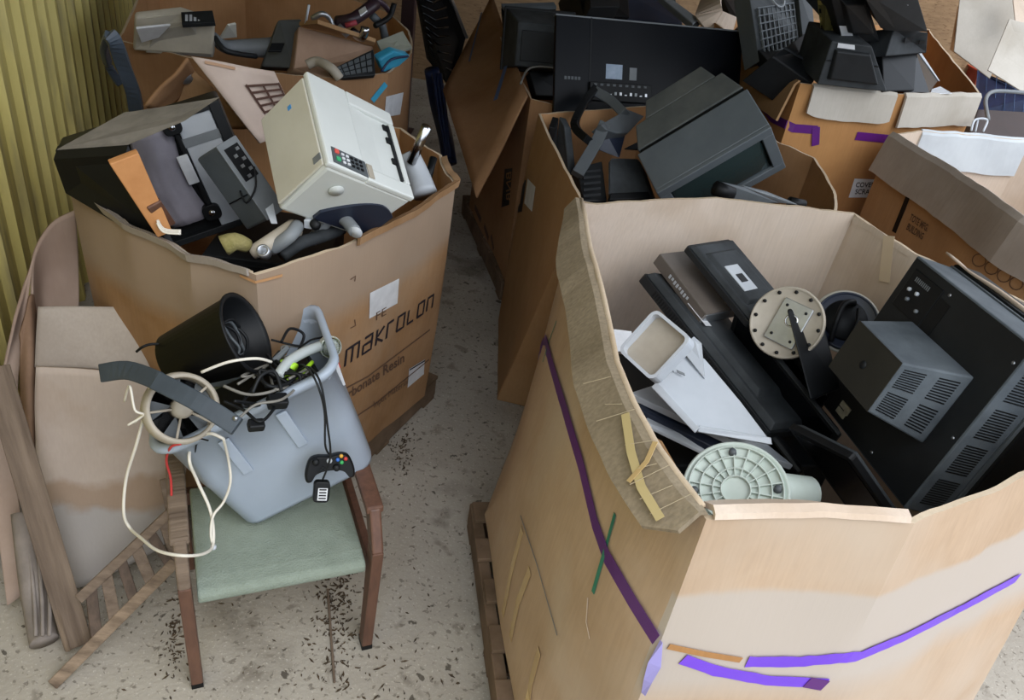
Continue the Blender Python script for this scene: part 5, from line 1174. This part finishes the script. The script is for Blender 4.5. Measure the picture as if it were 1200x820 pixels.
# ================================================================ left side: boards and wood leaning at the yellow wall
K_DUST = board('board_dusty_pink', '#ae9a8c', '#998475', '#80695a', .62, .2)
K_SHEET = board('board_water_stained', '#b3a497', '#a19285', '#8d7358', .66, .15)
def zband(m, z0, z1, colr, amt, low=False):
    nt = m.node_tree; N = nt.nodes; L = nt.links; b = N['Principled BSDF']; out = b.inputs['Base Color'].links[0].from_socket
    tc = N.new('ShaderNodeTexCoord'); sp = N.new('ShaderNodeSeparateXYZ'); L.new(tc.outputs['Object'], sp.inputs[0])
    t = N.new('ShaderNodeTexNoise'); t.inputs['Scale'].default_value = 7; t.inputs['Detail'].default_value = 5; L.new(tc.outputs['Object'], t.inputs['Vector'])
    ad = N.new('ShaderNodeMath'); ad.operation = 'MULTIPLY_ADD'; L.new(t.outputs['Fac'], ad.inputs[0]); ad.inputs[1].default_value = .14; L.new(sp.outputs['Z'], ad.inputs[2])
    sh = N.new('ShaderNodeMath'); sh.operation = 'ADD'; L.new(ad.outputs[0], sh.inputs[0]); sh.inputs[1].default_value = 1.0 - .07
    r = N.new('ShaderNodeValToRGB'); el = r.color_ramp.elements; k = (amt, amt, amt, 1); o = (0, 0, 0, 1)
    el[0].position = z0 + .98; el[0].color = k if low else o; el[1].position = z0 + 1.01; el[1].color = k
    x = el.new(z1 + 1.0); x.color = k; x = el.new(z1 + 1.03); x.color = o
    L.new(sh.outputs[0], r.inputs[0])
    m3 = N.new('ShaderNodeMix'); m3.data_type = 'RGBA'; L.new(r.outputs[0], m3.inputs[0]); L.new(out, m3.inputs[6]); m3.inputs[7].default_value = lin(colr); L.new(m3.outputs[2], b.inputs['Base Color'])
zband(K_SHEET, -.9, -.47, '#9b9793', .8, True)
zband(K_SHEET, -.46, -.40, '#80603c', .5)
def curved(name, label, rows, th, m, cat='cardboard', part=None):
    """a bowed board through rows of points"""
    org = V3(rows[0][0]); n = 6
    rr = [spline(r_, n) for r_ in rows]; cols = list(zip(*rr)); cols = [spline(c, n) for c in cols]
    vv = []; A = len(cols); B = len(cols[0]); ff = []
    for c in cols:
        for p_ in c: vv.append(p_ - org + V3((0, 0, 0)) + V3((noise.noise(p_ * 4), noise.noise(p_ * 4 + V3((5, 5, 5))), 0)) * .006)
    for a in range(A - 1):
        for b in range(B - 1): ff.append((a * B + b, (a + 1) * B + b, (a + 1) * B + b + 1, a * B + b + 1))
    o = MB().add(vv, ff, 0, True).build(name, m, None, solid=th); o.location = org
    return tag(o, label, cat)
# broad rounded sheet beside the makrolon box
curved('cardboard_sheet', 'rounded pinkish grey cardboard sheet tucked against the left side of makrolon box',
       [[at(88, 246, 1.02), at(60, 262, .98), at(40, 300, .90), at(37, 350, .80)], [at(91, 300, .85), at(72, 308, .84), at(48, 335, .78), at(40, 380, .70)], [at(93, 362, .68), at(78, 372, .66), at(52, 390, .62), at(46, 425, .56)]], .008, K_DUST)
curved('cardboard_sheet', 'folded top of a dusty light grey sheet behind the grey tote',
       [[at(45, 360, .80), at(100, 359, .80), at(165, 361, .80), at(222, 370, .80)], [at(43, 395, .74), at(100, 394, .73), at(165, 396, .73), at(216, 398, .73)], [at(42, 430, .68), at(100, 432, .66), at(160, 436, .64), at(196, 432, .64)]], .008, K_GREY)
curved('cardboard_sheet', 'large water stained sheet sagging to the floor behind the grey tote',
       [[at(43, 430, .72), at(100, 433, .70), at(160, 438, .67), at(205, 442, .65)], [at(42, 510, .50), at(100, 512, .48), at(165, 516, .46), at(220, 520, .44)], [at(44, 600, .24), at(100, 600, .24), at(160, 598, .24), at(210, 590, .25)], [at(52, 665, .07), at(80, 690, .04), at(130, 672, .06), at(190, 640, .10)]], .01, K_SHEET)
curved('cardboard_sheet', 'tall brown sheet closest to the yellow wall, curling at its top',
       [[at(40, 300, .92), at(30, 330, .86), at(18, 370, .80)], [at(24, 420, .66), at(12, 450, .60), at(0, 470, .56)], [at(20, 560, .34), at(8, 580, .30), at(-4, 600, .26)], [at(38, 680, .08), at(22, 700, .06), at(8, 710, .05)]], .008, K_DUST)
curved('cardboard_sheet', 'narrow brown sheet with a curled edge behind the leaning weathered plank',
       [[at(38, 345, .80), at(34, 350, .82), at(24, 390, .76)], [at(48, 430, .62), at(38, 440, .66), at(26, 450, .62)], [at(50, 560, .30), at(40, 570, .32), at(26, 580, .30)], [at(60, 660, .08), at(45, 670, .08), at(30, 680, .07)]], .008, board('board_brown_b', '#8a6f5a', '#745b48'))
T = thing('paper_sack', 'grey dusty rounded paper sack end on the floor by the yellow wall', 'sack', at(50, 700, .1)); og = at(50, 700, .1)
SK = mat('dusty_sack', '#8a8078', '#6f665f', rough=.9, scale=8, bump=.4)
MB().tube([at(28, 600, .30) - og, at(38, 680, .16) - og, at(48, 735, .06) - og, at(52, 752, .04) - og], [.035, .06, .065, .04], 18, curve=6).build('sack_body', SK, T)
for k in range(3): MB().tube([at(34 + 10 * k, 640, .25) - og, at(40 + 9 * k, 700, .155) - og, at(42 + 8 * k, 745, .10) - og], .006, 6, curve=4).build('crease', SK, T)
# planks
beam('wooden_plank', 'long weathered plank leaning from the floor against the brown cardboard', 'wood', at(-6, 430, .74), at(92, 756, .03), .075, .03, WOOD_G, CAM - at(40, 600, .4), 1)
beam('wooden_plank', 'thin split batten along the edge of the long weathered plank', 'wood', at(-8, 445, .70), at(80, 762, .03), .014, .03, WOOD_E, CAM - at(40, 600, .4), 1)
T = thing('wooden_trellis', 'broken weathered wooden slat panel leaning between cardboard and green chair', 'wood panel', at(150, 690, .1)); og = at(150, 690, .1)
def tb(a, b, w, t, name, m, nrm=None):
    a, b = V3(a), V3(b); Mx = frame(a - og, b - a, az=nrm or (CAM - a)); L = (b - a).length; j = lambda: random.uniform(-.003, .003)
    return MB().hexa([(0, -w / 2, -t / 2), (L, -w / 2 + j(), -t / 2), (L, w / 2 + j(), -t / 2), (0, w / 2, -t / 2)], [(0, -w / 2, t / 2), (L * .99, -w / 2 + j(), t / 2), (L * .98, w / 2 + j(), t / 2), (0, w / 2, t / 2)], M=Mx).build(name, m, T, bevel=.003)
tb(at(62, 802, .015), at(208, 656, .22), .034, .03, 'bottom_rail', WOOD_E)
tb(at(92, 702, .20), at(206, 594, .36), .030, .025, 'top_rail', WOOD_G)
for k in range(6):
    t = .12 + k * .15
    a = at(92, 702, .20).lerp(at(206, 594, .36), t); b = at(62, 802, .015).lerp(at(208, 656, .22), min(t + .22, 1))
    tb(a, b, .032 + .006 * math.sin(k * 3), .014, 'slat', WOOD_G if k % 2 else mat('dark_weathered_wood', '#5d4d41', '#40342b', rough=.85, scale=8, stretch=(6, 6, 1)))
tb(at(196, 560, .42), at(214, 650, .22), .045, .02, 'side_post', WOOD_G)
o = MB().lathe([(.006, 0), (.006, .12)], 8, M=frame(at(60, 802, .01), (1, 0, 0), az=(.4, .9, .1))).build('pencil', WOOD_O); bpy.data.objects.remove(o)

# ================================================================ green chair
ch = V3((-.57, 1.62, 0)); yaw = 28
sp = [at(231, 694, .45), at(428, 657, .45)]
xd = (sp[1] - sp[0]); xd.z = 0; Wc = xd.length; Mx = frame(V3((sp[0].x, sp[0].y, 0)), xd, ay=V3((-xd.y, xd.x, 0)))
T = thing('wooden_chair', 'wooden armchair with a sage green fabric seat carrying the grey tote', 'chair', Mx)
D_c = .40
m = MB(); g = 10; vv = []; 
prof = [(0, .405), (-.012, .42), (-.012, .44), (0, .452), (.04, .458), (D_c, .45), (D_c + .01, .43), (D_c, .405)]
m.loft([[(x, y, z) for y, z in prof] for x in (0.0, .01, Wc * .5, Wc - .01, Wc)], True, True)
m.build('seat', FABRIC, T, bevel=.006)['label'] = 'sage green fabric seat'
for side_, x in ((0, -.045), (1, Wc + .012)):
    fl = MB(); lx = .033
    # front leg tapering down with angled top running back into the arm
    def leg(y0, z0, y1, z1, d0, d1): return MB().hexa([(x, y0 - d0 / 2, z0), (x + lx, y0 - d0 / 2, z0), (x + lx, y0 + d0 / 2, z0), (x, y0 + d0 / 2, z0)], [(x, y1 - d1 / 2, z1), (x + lx, y1 - d1 / 2, z1), (x + lx, y1 + d1 / 2, z1), (x, y1 + d1 / 2, z1)])
    leg(.05, .0, .00, .50, .045, .06).build('leg', CHAIR_W, T, bevel=.004)
    leg(D_c + .10, .0, D_c + .01, .62, .04, .05).build('leg', CHAIR_W, T, bevel=.004)
    leg(.05, .0, .05, .02, .05, .05).build('foot_tip', BLACK, T)
    MB().hexa([(x, -.03, .50), (x + lx, -.03, .50), (x + lx, .03, .50), (x, .03, .50)], [(x, .03, .62), (x + lx, .03, .62), (x + lx, .09, .60), (x, .09, .60)]).build('arm_knee', WOOD_G if side_ == 0 else CHAIR_W, T, bevel=.006)
    MB().hexa([(x - .008, .03, .60), (x + lx + .008, .03, .60), (x + lx + .008, .42, .60), (x - .008, .42, .60)], [(x - .008, .03, .625), (x + lx + .008, .03, .625), (x + lx + .008, .42, .625), (x - .008, .42, .625)]).build('armrest', WOOD_G if side_ == 0 else CHAIR_W, T, bevel=.006)
    MB().box(x + .005, x + lx - .005, .02, D_c + .02, .36, .41).build('side_rail', CHAIR_W, T, bevel=.003)
MB().box(-.02, Wc + .02, D_c + .02, D_c + .05, .36, .41).build('back_rail', CHAIR_W, T, bevel=.003)
MB().box(0, Wc, D_c + .03, D_c + .06, .52, .78).build('backrest', FABRIC, T, bevel=.012)

# ================================================================ grey tote on the chair
Mt_ = frame((-.843, 1.462, .811), (.81, .42, .42), ay=(-.43, .90, -.06))
T = thing('storage_tote', 'grey-blue plastic tote tilted on the green chair, overflowing with cables', 'tote', Mt_)
w, d, h, t = .50, .36, .40, .045
def ring(ins, z, r, bow=0):
    out = []
    for k, (x, y) in enumerate(rrect(w - 2 * ins, d - 2 * ins, r, 5, w / 2, d / 2)): out.append((x, y, z))
    return out
m = MB(); R_o = [ring(t + .004, -h, .05), ring(t, -h + .012, .055), ring(t * .62, -h * .55, .055), ring(t * .55, -h * .5, .055), ring(.012, -.03, .06), ring(.0, -.03, .065), ring(-.012, -.012, .068), ring(-.012, 0, .068), ring(.006, .004, .06), ring(.012, -.02, .055), ring(t * .7, -h * .5, .05), ring(t + .01, -h + .012, .045)]
m.loft(R_o, True, True, 0, True); m.build('tub', TOTE, T)
hd = MB()
for x0 in (.14, .30): hd.hexa([(x0, .012, -.06), (x0 + .03, .012, -.06), (x0 + .03, .03, -h * .5), (x0, .03, -h * .5)], [(x0, .004, -.06), (x0 + .03, .004, -.06), (x0 + .03, .018, -h * .5), (x0, .018, -h * .5)])
hd.build('moulded_rib', TOTE, T, bevel=.003)
MB().hexa([(w - .012, .10, -.06), (w - .012, .19, -.06), (w - .026, .18, -.14), (w - .026, .11, -.14)], [(w - .002, .10, -.06), (w - .002, .19, -.06), (w - .014, .18, -.14), (w - .014, .11, -.14)]).build('paper_sticker', PAPER, T)['label'] = 'white sticker'
MB().hexa([(w - .003, .11, -.065), (w - .003, .18, -.065), (w - .006, .175, -.085), (w - .006, .115, -.085)], [(w + .0, .11, -.065), (w + .0, .18, -.065), (w - .003, .175, -.085), (w - .003, .115, -.085)]).build('sticker_stripe', RED, T)
# wastebasket
o_ = [at(205, 424, .93), at(292, 398, 1.02)]
ax = (o_[1] - o_[0]).normalized(); L = (o_[1] - o_[0]).length
Mb_ = frame(o_[0], V3((0, 0, 1)).cross(ax), az=ax + V3((0, -.1, .1)))
T = thing('wastebasket', 'black plastic wastebasket lying on its side on top of the tote', 'bin', Mb_)
MB().lathe([(.078, 0), (.108, L), (.114, L), (.114, L + .006), (.105, L + .006), (.100, L), (.072, .012), (.001, .012)], 40).build('bucket', BLACK, T)
T2 = None
for k in range(4):
    pts = []
    for q in range(9): a = k * 1.5 + q * .8; pts.append(Mb_ @ V3((.05 * math.cos(a) * (1 - k * .1), .05 * math.sin(a), L - .03 - .008 * k + .006 * math.sin(q * 2.1))))
    o = MB().tube(pts, .0045, 6, curve=4).build('black_cable', GREY_D if k % 2 else BLACK); tag(o, ['grey cord coiled deepest inside the black wastebasket', 'black cord coiled inside the black wastebasket', 'grey cord looped near the mouth of the wastebasket', 'black cord at the very mouth of the wastebasket'][(k * 1) % 4], 'cable')
# beige desk fan
cF = at(215, 478, .93); nF = (CAM - cF).normalized() + V3((.25, .0, .1))
Mf_ = frame(cF, V3((0, 0, 1)).cross(nF), az=nF); rF = .088
T = thing('desk_fan', 'beige round fan with spokes at the left end of the tote', 'fan', Mf_)
MB().lathe([(rF, -.075), (rF + .005, -.04), (rF, 0), (rF - .010, .004), (rF - .012, -.004), (rF - .012, -.075)], 44, caps=False).build('shroud', BEIGE, T)
MB().lathe([(rF - .012, -.07), (.001, -.07)], 30).build('back_plate', BLACK, T)
MB().lathe([(.026, -.06), (.026, -.006), (.018, .0), (.001, .002)], 24).build('hub', BEIGE, T)
for k in range(5):
    a = k * 2 * PI / 5 + .5; MB().tube([(.02 * math.cos(a), .02 * math.sin(a), -.01), (rF * .95 * math.cos(a), rF * .95 * math.sin(a), -.004)], .0035, 6).build('spoke', BEIGE, T)
for k in range(5):
    a = k * 2 * PI / 5 + .1; v = []
    for q in (0, .35, .7): v.append((.075 * math.cos(a + q), .075 * math.sin(a + q), -.03 - .02 * q))
    MB().hexa([(.024 * math.cos(a), .024 * math.sin(a), -.03)] + v, [(.024 * math.cos(a), .024 * math.sin(a), -.028)] + [(x, y, z + .002) for x, y, z in v]).build('blade', GREY_D, T)
# long dark vacuum nozzle across the tote
T = thing('vacuum_nozzle', 'long slate-blue vacuum nozzle laid across the fan and tote', 'nozzle', at(200, 465, 1.0)); og = at(200, 465, 1.0)
SL = mat('slate_plastic', '#2b333b', '#39424a', rough=.55, scale=8)
bar([at(120, 437, 1.00), at(150, 434, 1.03), at(185, 446, 1.04)], .045, .022, 'flat_mouth', SL, T, og, CAM - og)
bar([at(183, 446, 1.04), at(230, 470, 1.02), at(278, 500, .98)], .045, .03, 'wand', SL, T, og, CAM - og)
MB().lathe([(.006, 0), (.006, .004)], 10, M=frame(at(276, 490, 1.005) - og, (1, 0, 0), az=CAM - og)).build('screw', METAL, T)
# box parts, tangled cables
CABS = [([(236, 436, 1.0), (268, 424, 1.03), (300, 420, 1.03), (318, 424, 1.0)], .004, CABLE_W, 'white cord lying over the black wastebasket'),
        ([(262, 452, .99), (290, 462, .98), (320, 458, .98), (345, 444, .96)], .004, CABLE_G, 'grey cord across the black tangle in the tote'),
        ([(280, 490, .97), (300, 474, .98), (330, 468, .98), (350, 452, .96)], .0035, CABLE_G, 'grey cord nearest the front rim of the tote'),
        ([(300, 438, 1.0), (315, 452, .99), (335, 450, .98), (352, 436, .98)], .005, BLACK, 'black cord under the lime headset'),
        ([(330, 400, 1.03), (340, 385, 1.03), (356, 392, 1.0), (350, 410, .98)], .004, BLACK, 'black cord looped against the inner back of the tote'),
        ([(318, 398, 1.02), (350, 405, .99), (365, 398, .98), (384, 394, .98)], .003, BLACK, 'black cord arching above the clear lens'),
        ([(160, 412, .98), (168, 406, 1.0), (180, 403, 1.0), (204, 404, 1.0)], .0035, BLACK, 'thin black cord left of the wastebasket'),
        ([(146, 470, .93), (152, 452, 1.0), (158, 480, .95), (168, 486, .93), (150, 498, .90)], .003, CABLE_W, 'white cord kinked at the mouth of the long nozzle'),
        ([(262, 470, .97), (285, 480, .96), (305, 494, .95), (322, 478, .95)], .004, BLACK, 'black cord curling by the end of the long nozzle'),
        ([(296, 460, .99), (306, 440, 1.02), (322, 436, 1.01), (330, 458, .98)], .0045, DARK, 'charcoal cord standing up in the middle of the tote')]
random.seed(11)
_where = ['by the fan', 'by the wastebasket', 'by the long nozzle', 'by the lime headset', 'by the front rim', 'by the tote corner']
for q in range(10):
    cx, cy = 300 + (q % 5) * 13, 440 + (q // 5) * 18 - (q % 5) * 5; P_q = [(cx + random.uniform(-26, 26), cy + random.uniform(-16, 16), .975 + random.uniform(-.03, .02)) for _ in range(5)]
    CABS.append((P_q, random.choice([.0035, .004, .005]), BLACK if q % 4 else CABLE_G, None))
for pts, r_, m_, lab in CABS:
    o = MB().tube([at(*p_) for p_ in pts], r_, 8, curve=7).build('tangled_cable', m_); tag(o, lab or 'one cord of the knotted cable heap in the middle of the tote', 'cable', None if lab else 'knotted cables in the tote')
for (px, py, z, s_, lab, m_) in ((325, 470, .955, .05, 'black power adapter at the front rim inside the tote', BLACK), (345, 456, .95, .035, 'charcoal adapter below the lime headset in the tote', DARK), (300, 498, .935, .04, 'small black charger left of the front rim adapter', BLACK)):
    o = MB().box(-s_ / 2, s_ / 2, -s_ * .35, s_ * .35, -s_ * .3, s_ * .3).build('power_adapter', m_, None, bevel=.005, mw=rot(at(px, py, z), 30, 20, 10)); tag(o, lab, 'adapter')
# dark filler block added to blacken the tote below the cables
T = thing('dark_filler', 'added dark filler block in the tote under the cables', 'filler', Mt_ @ Matrix.Translation((.08, .07, -h + .05)))
MB().box(0, w - .16, 0, d - .14, 0, h - .13).build('casing', BLACK, T, bevel=.006); MB().box(.02, w - .18, -.004, 0, .02, h - .16).build('front_panel', DARK, T)
slab([at(318, 420, .99), at(336, 404, 1.02), at(340, 408, 1.01), at(324, 426, .98)], .01, 'flap', GREY_D, None, Matrix.Identity(4)); o = bpy.data.objects['flap']; o.name = 'plastic_bar'; tag(o, 'short grey plastic bar leaning on the wastebasket mouth', 'bar')
# headset with clear lens and lime inside
cL = at(388, 407, .985); nL = (CAM - cL).normalized() + V3((.4, 0, -.2))
T = thing('lens_goggles', 'grey strapped goggles with clear round lens and lime green inside', 'goggles', frame(cL, V3((0, 0, 1)).cross(nL), az=nL))
MB().lathe([(.030, -.022), (.032, -.004), (.029, .004), (.027, -.002), (.026, -.02)], 28, caps=False).build('lens_rim', LENS, T)
MB().lathe([(.026, -.001), (.018, .007), (.001, .010)], 24).build('clear_lens', LENS, T)
MB().lathe([(.024, -.018), (.024, -.006), (.014, -.004), (.012, -.016)], 24, caps=False).build('lime_ring', LIME, T)['label'] = 'lime green ring'
iv = T.matrix_world.inverted()
MB().tube([iv @ at(380, 404, .98), iv @ at(358, 412, 1.0), iv @ at(338, 424, 1.0), iv @ at(326, 440, .985)], .014, 10, curve=5).build('strap', mat('pale_grey_rubber', '#a9afae', rough=.5), T)
MB().tube([iv @ at(340, 440, .97), iv @ at(334, 425, .99), iv @ at(345, 432, .985)], .015, 12, curve=4).build('lime_earpiece', LIME, T)
MB().tube([iv @ at(366, 424, .965), iv @ at(350, 440, .96), iv @ at(335, 446, .965)], .006, 8, curve=4).build('lime_trim', LIME, T)
# game controller hanging by its cable
cG = at(386, 545, .735); nG = (CAM - cG).normalized() + V3((.15, -.15, -.25))
Mg = frame(cG, V3((0, 0, 1)).cross(nG) * 1, az=nG) @ Matrix.Rotation(math.radians(2), 4, 'Z')
T = thing('game_controller', 'black game controller hanging by its cord over the tote front', 'controller', Mg)
s_ = .92; prof = [(-.030, .034), (0, .030), (.030, .034), (.052, .030), (.064, .012), (.072, -.018), (.070, -.040), (.058, -.044), (.044, -.024), (.024, -.016), (0, -.014), (-.024, -.016), (-.044, -.024), (-.058, -.044), (-.070, -.040), (-.072, -.018), (-.064, .012), (-.052, .030)]
pr = [(p_.x, p_.y) for p_ in spline([V3((x * s_, y * s_, 0)) for x, y in prof + prof[:1]], 3)][:-1]
MB().loft([[(x * .9, y * .9, -.024) for x, y in pr], [(x, y, -.008) for x, y in pr], [(x, y, .004) for x, y in pr], [(x * .93, y * .92, .012) for x, y in pr]], True, True, 0, False).build('shell', BLACK, T, bevel=.002)
for (x, y, c) in ((.032, .008, '#3aa55a'), (.043, .017, '#c33b34'), (.022, .017, '#3567b8'), (.032, .026, '#d8a23a')):
    MB().lathe([(.0055, .010), (.005, .016), (.001, .017)], 12, M=Matrix.Translation((x, y, 0))).build('face_button', mat('button_' + c[1:], c, rough=.3), T)
for (x, y) in ((-.036, .018), (.017, -.004)): MB().lathe([(.011, .010), (.007, .016), (.009, .022), (.001, .022)], 16, M=Matrix.Translation((x, y, 0))).build('thumb_stick', DARK, T)
MB().box(-.026, -.012, -.007, -.002, .010, .016).box(-.0215, -.0165, -.0115, .0025, .010, .016).build('direction_pad', DARK, T)
MB().lathe([(.008, .010), (.007, .014), (.001, .014)], 16, M=Matrix.Translation((0, .016, 0))).build('round_badge', GREY_L, T)
iv = Mg.inverted()
MB().tube([(0, .032, -.005), iv @ at(381, 520, .84), iv @ at(380, 480, .95), iv @ at(370, 446, 1.03), iv @ at(356, 428, 1.0), iv @ at(344, 430, .96)], .0028, 8, curve=6).build('cord', CABLE_G if 0 else DARK, T)
T = thing('power_adapter', 'small black adapter with a printed label hanging just under the game controller', 'adapter', frame(at(377, 577, .70), V3((0, 0, 1)).cross(nG), az=nG) @ Matrix.Rotation(-.12, 4, 'Z'))
MB().prism(rrect(.042, .058, .01, 4), -.026, 0).build('adapter_case', BLACK, T, bevel=.003)
MB().box(-.010, .015, -.022, .012, 0, .001).build('printed_label', PAPER, T); 
for k in range(4): MB().box(-.007, .012, -.018 + .008 * k, -.014 + .008 * k, .001, .0016).build('label_print', INK, T)
iv = T.matrix_world.inverted()
MB().tube([(0, .03, -.01), iv @ at(387, 535, .80), iv @ at(384, 500, .90), iv @ at(376, 450, 1.02), iv @ at(362, 430, 1.01), iv @ at(348, 436, .96)], .0028, 8, curve=6).build('cord', DARK, T)
# white cords hanging from the tote
W1 = [(163, 428, 1.03), (176, 440, 1.02), (173, 470, .92), (160, 520, .80), (148, 560, .68), (145, 600, .58), (152, 618, .53), (165, 630, .56), (185, 645, .60), (215, 651, .62), (240, 648, .58), (250, 636, .56), (247, 600, .62), (232, 565, .70), (222, 540, .78), (226, 520, .80), (245, 508, .87), (262, 514, .86)]
o = MB().tube([at(*p_) for p_ in W1], .0042, 10, curve=7).build('white_cable', CABLE_W); tag(o, 'long white cord looping down from the nozzle in front of the broken wood', 'cable')
W2 = [(262, 514, .86), (268, 540, .76), (270, 565, .70), (262, 588, .64), (250, 604, .62), (247, 625, .58), (250, 640, .55)]
o = MB().tube([at(*p_) for p_ in W2], .0036, 10, curve=7).build('white_cable', CABLE_W); tag(o, 'shorter white cord over the tote side ending in a small knob', 'cable')
T = thing('cable_plug', 'small round white plug at the bottom of the white cord', 'plug', at(250, 641, .552)); MB().lathe([(.002, -.008), (.008, -.003), (.008, .004), (.001, .008)], 14).build('plug_body', WHITE_P, T)
o = MB().tube([at(*p_) for p_ in [(168, 484, .93), (158, 495, .88), (168, 487, .9), (176, 490, .9)]], .003, 8, curve=5).build('white_cable', CABLE_W); tag(o, 'little white cord end left of the tote rim', 'cable')
o = MB().tube([at(*p_) for p_ in [(212, 520, .86), (200, 524, .84), (195, 540, .76), (200, 560, .68), (201, 582, .62)]], .0032, 8, curve=6).build('red_wire', RED); tag(o, 'thin red wire dangling at the left corner of the tote', 'wire')
o = MB().tube([at(*p_) for p_ in [(244, 516, .86), (232, 516, .84), (228, 540, .75), (231, 552, .71)]], .002, 8, curve=6).build('thin_wire', BLACK); tag(o, 'thin black wire beside the white cord on the tote front', 'wire')

# ================================================================ floor litter
m = MB(); random.seed(3)
def bit(x, y, s_):
    a = random.uniform(0, PI); l = s_ * random.uniform(1, 3.2); c, s__ = math.cos(a), math.sin(a); z = .001
    p = [(-l / 2, 0), (0, s_ * .35), (l / 2, 0), (0, -s_ * .35)]
    P = [(x + u * c - v * s__, y + u * s__ + v * c, z + random.uniform(0, .004)) for u, v in p]
    m.hexa([(q[0], q[1], 0) for q in P], P)
for k in range(700):
    r_ = random.random()
    if r_ < .45: c = at(random.gauss(395, 14), random.gauss(700, 45), 0)
    elif r_ < .6: c = at(random.gauss(205, 8), random.gauss(750, 25), 0)
    elif r_ < .75: c = at(random.gauss(450, 8) + 20, random.gauss(520, 20), 0)
    elif r_ < .85: c = at(random.gauss(430, 60), random.gauss(790, 25), 0)
    else: c = at(random.uniform(100, 560), random.uniform(480, 815), 0)
    bit(c.x, c.y, random.uniform(.003, .009))
o = m.build('leaf_litter', mat('dry_leaf', '#54432f', '#2f261c', rough=.9, scale=40)); tag(o, 'dry leaf crumbs and dirt scattered on the concrete under the green chair', 'debris', None, 'stuff')
o = beam('wood_stick', 'thin dark stick lying on the floor under the green chair', 'stick', at(384, 690, .006), at(392, 800, .006), .008, .006, WOOD_G, (0, 0, 1))

# ================================================================ daylight
w = bpy.data.worlds.new('overcast'); SC.world = w; w.use_nodes = True
nt = w.node_tree; bg = nt.nodes['Background']
tc = nt.nodes.new('ShaderNodeTexCoord'); sx = nt.nodes.new('ShaderNodeSeparateXYZ'); nt.links.new(tc.outputs['Generated'], sx.inputs[0])
r = nt.nodes.new('ShaderNodeValToRGB'); e = r.color_ramp.elements
e[0].position = .46; e[0].color = (.08, .075, .07, 1); e[1].position = .62; e[1].color = (.80, .88, 1.0, 1)
mr = nt.nodes.new('ShaderNodeMapRange'); mr.inputs[1].default_value = -1; mr.inputs[2].default_value = 1
nt.links.new(sx.outputs['Z'], mr.inputs[0]); nt.links.new(mr.outputs[0], r.inputs[0]); nt.links.new(r.outputs[0], bg.inputs[0])
bg.inputs[1].default_value = 1.7
su = bpy.data.lights.new('veiled_sun', 'SUN'); su.energy = 1.0; su.angle = math.radians(40); su.color = (1, .98, .95)
so = bpy.data.objects.new('veiled_sun', su); COL.objects.link(so)
so.rotation_euler = V3((.5, -.6, .85)).to_track_quat('Z', 'Y').to_euler()
vs = SC.view_settings; vs.view_transform = 'Standard'; vs.look = 'None'; vs.gamma = 1; vs.exposure = .52; vs.use_curve_mapping = False

# ================================================================ repeats belong together
for o in bpy.data.objects:
    if o.parent or 'category' not in o: continue
    g = {'bulk_carton': 'open bulk cartons of scrap electronics', 'wooden_pallet': 'pallets under the bulk cartons', 'flat_monitor': 'discarded flat screens', 'tube_monitor': 'discarded tube monitors',
         'monitor_stand': 'loose monitor stands', 'tangled_cable': 'cables on and in the grey tote', 'white_cable': 'white cables', 'black_cable': 'cords inside the wastebasket',
         'cardboard_sheet': 'loose cardboard sheets', 'wooden_plank': 'leaning planks', 'power_adapter': 'power adapters at the tote', 'dark_filler': 'dark filler blocks added at the bottom of the heaps'}.get(o.name.split('.')[0])
    if g: o['group'] = g
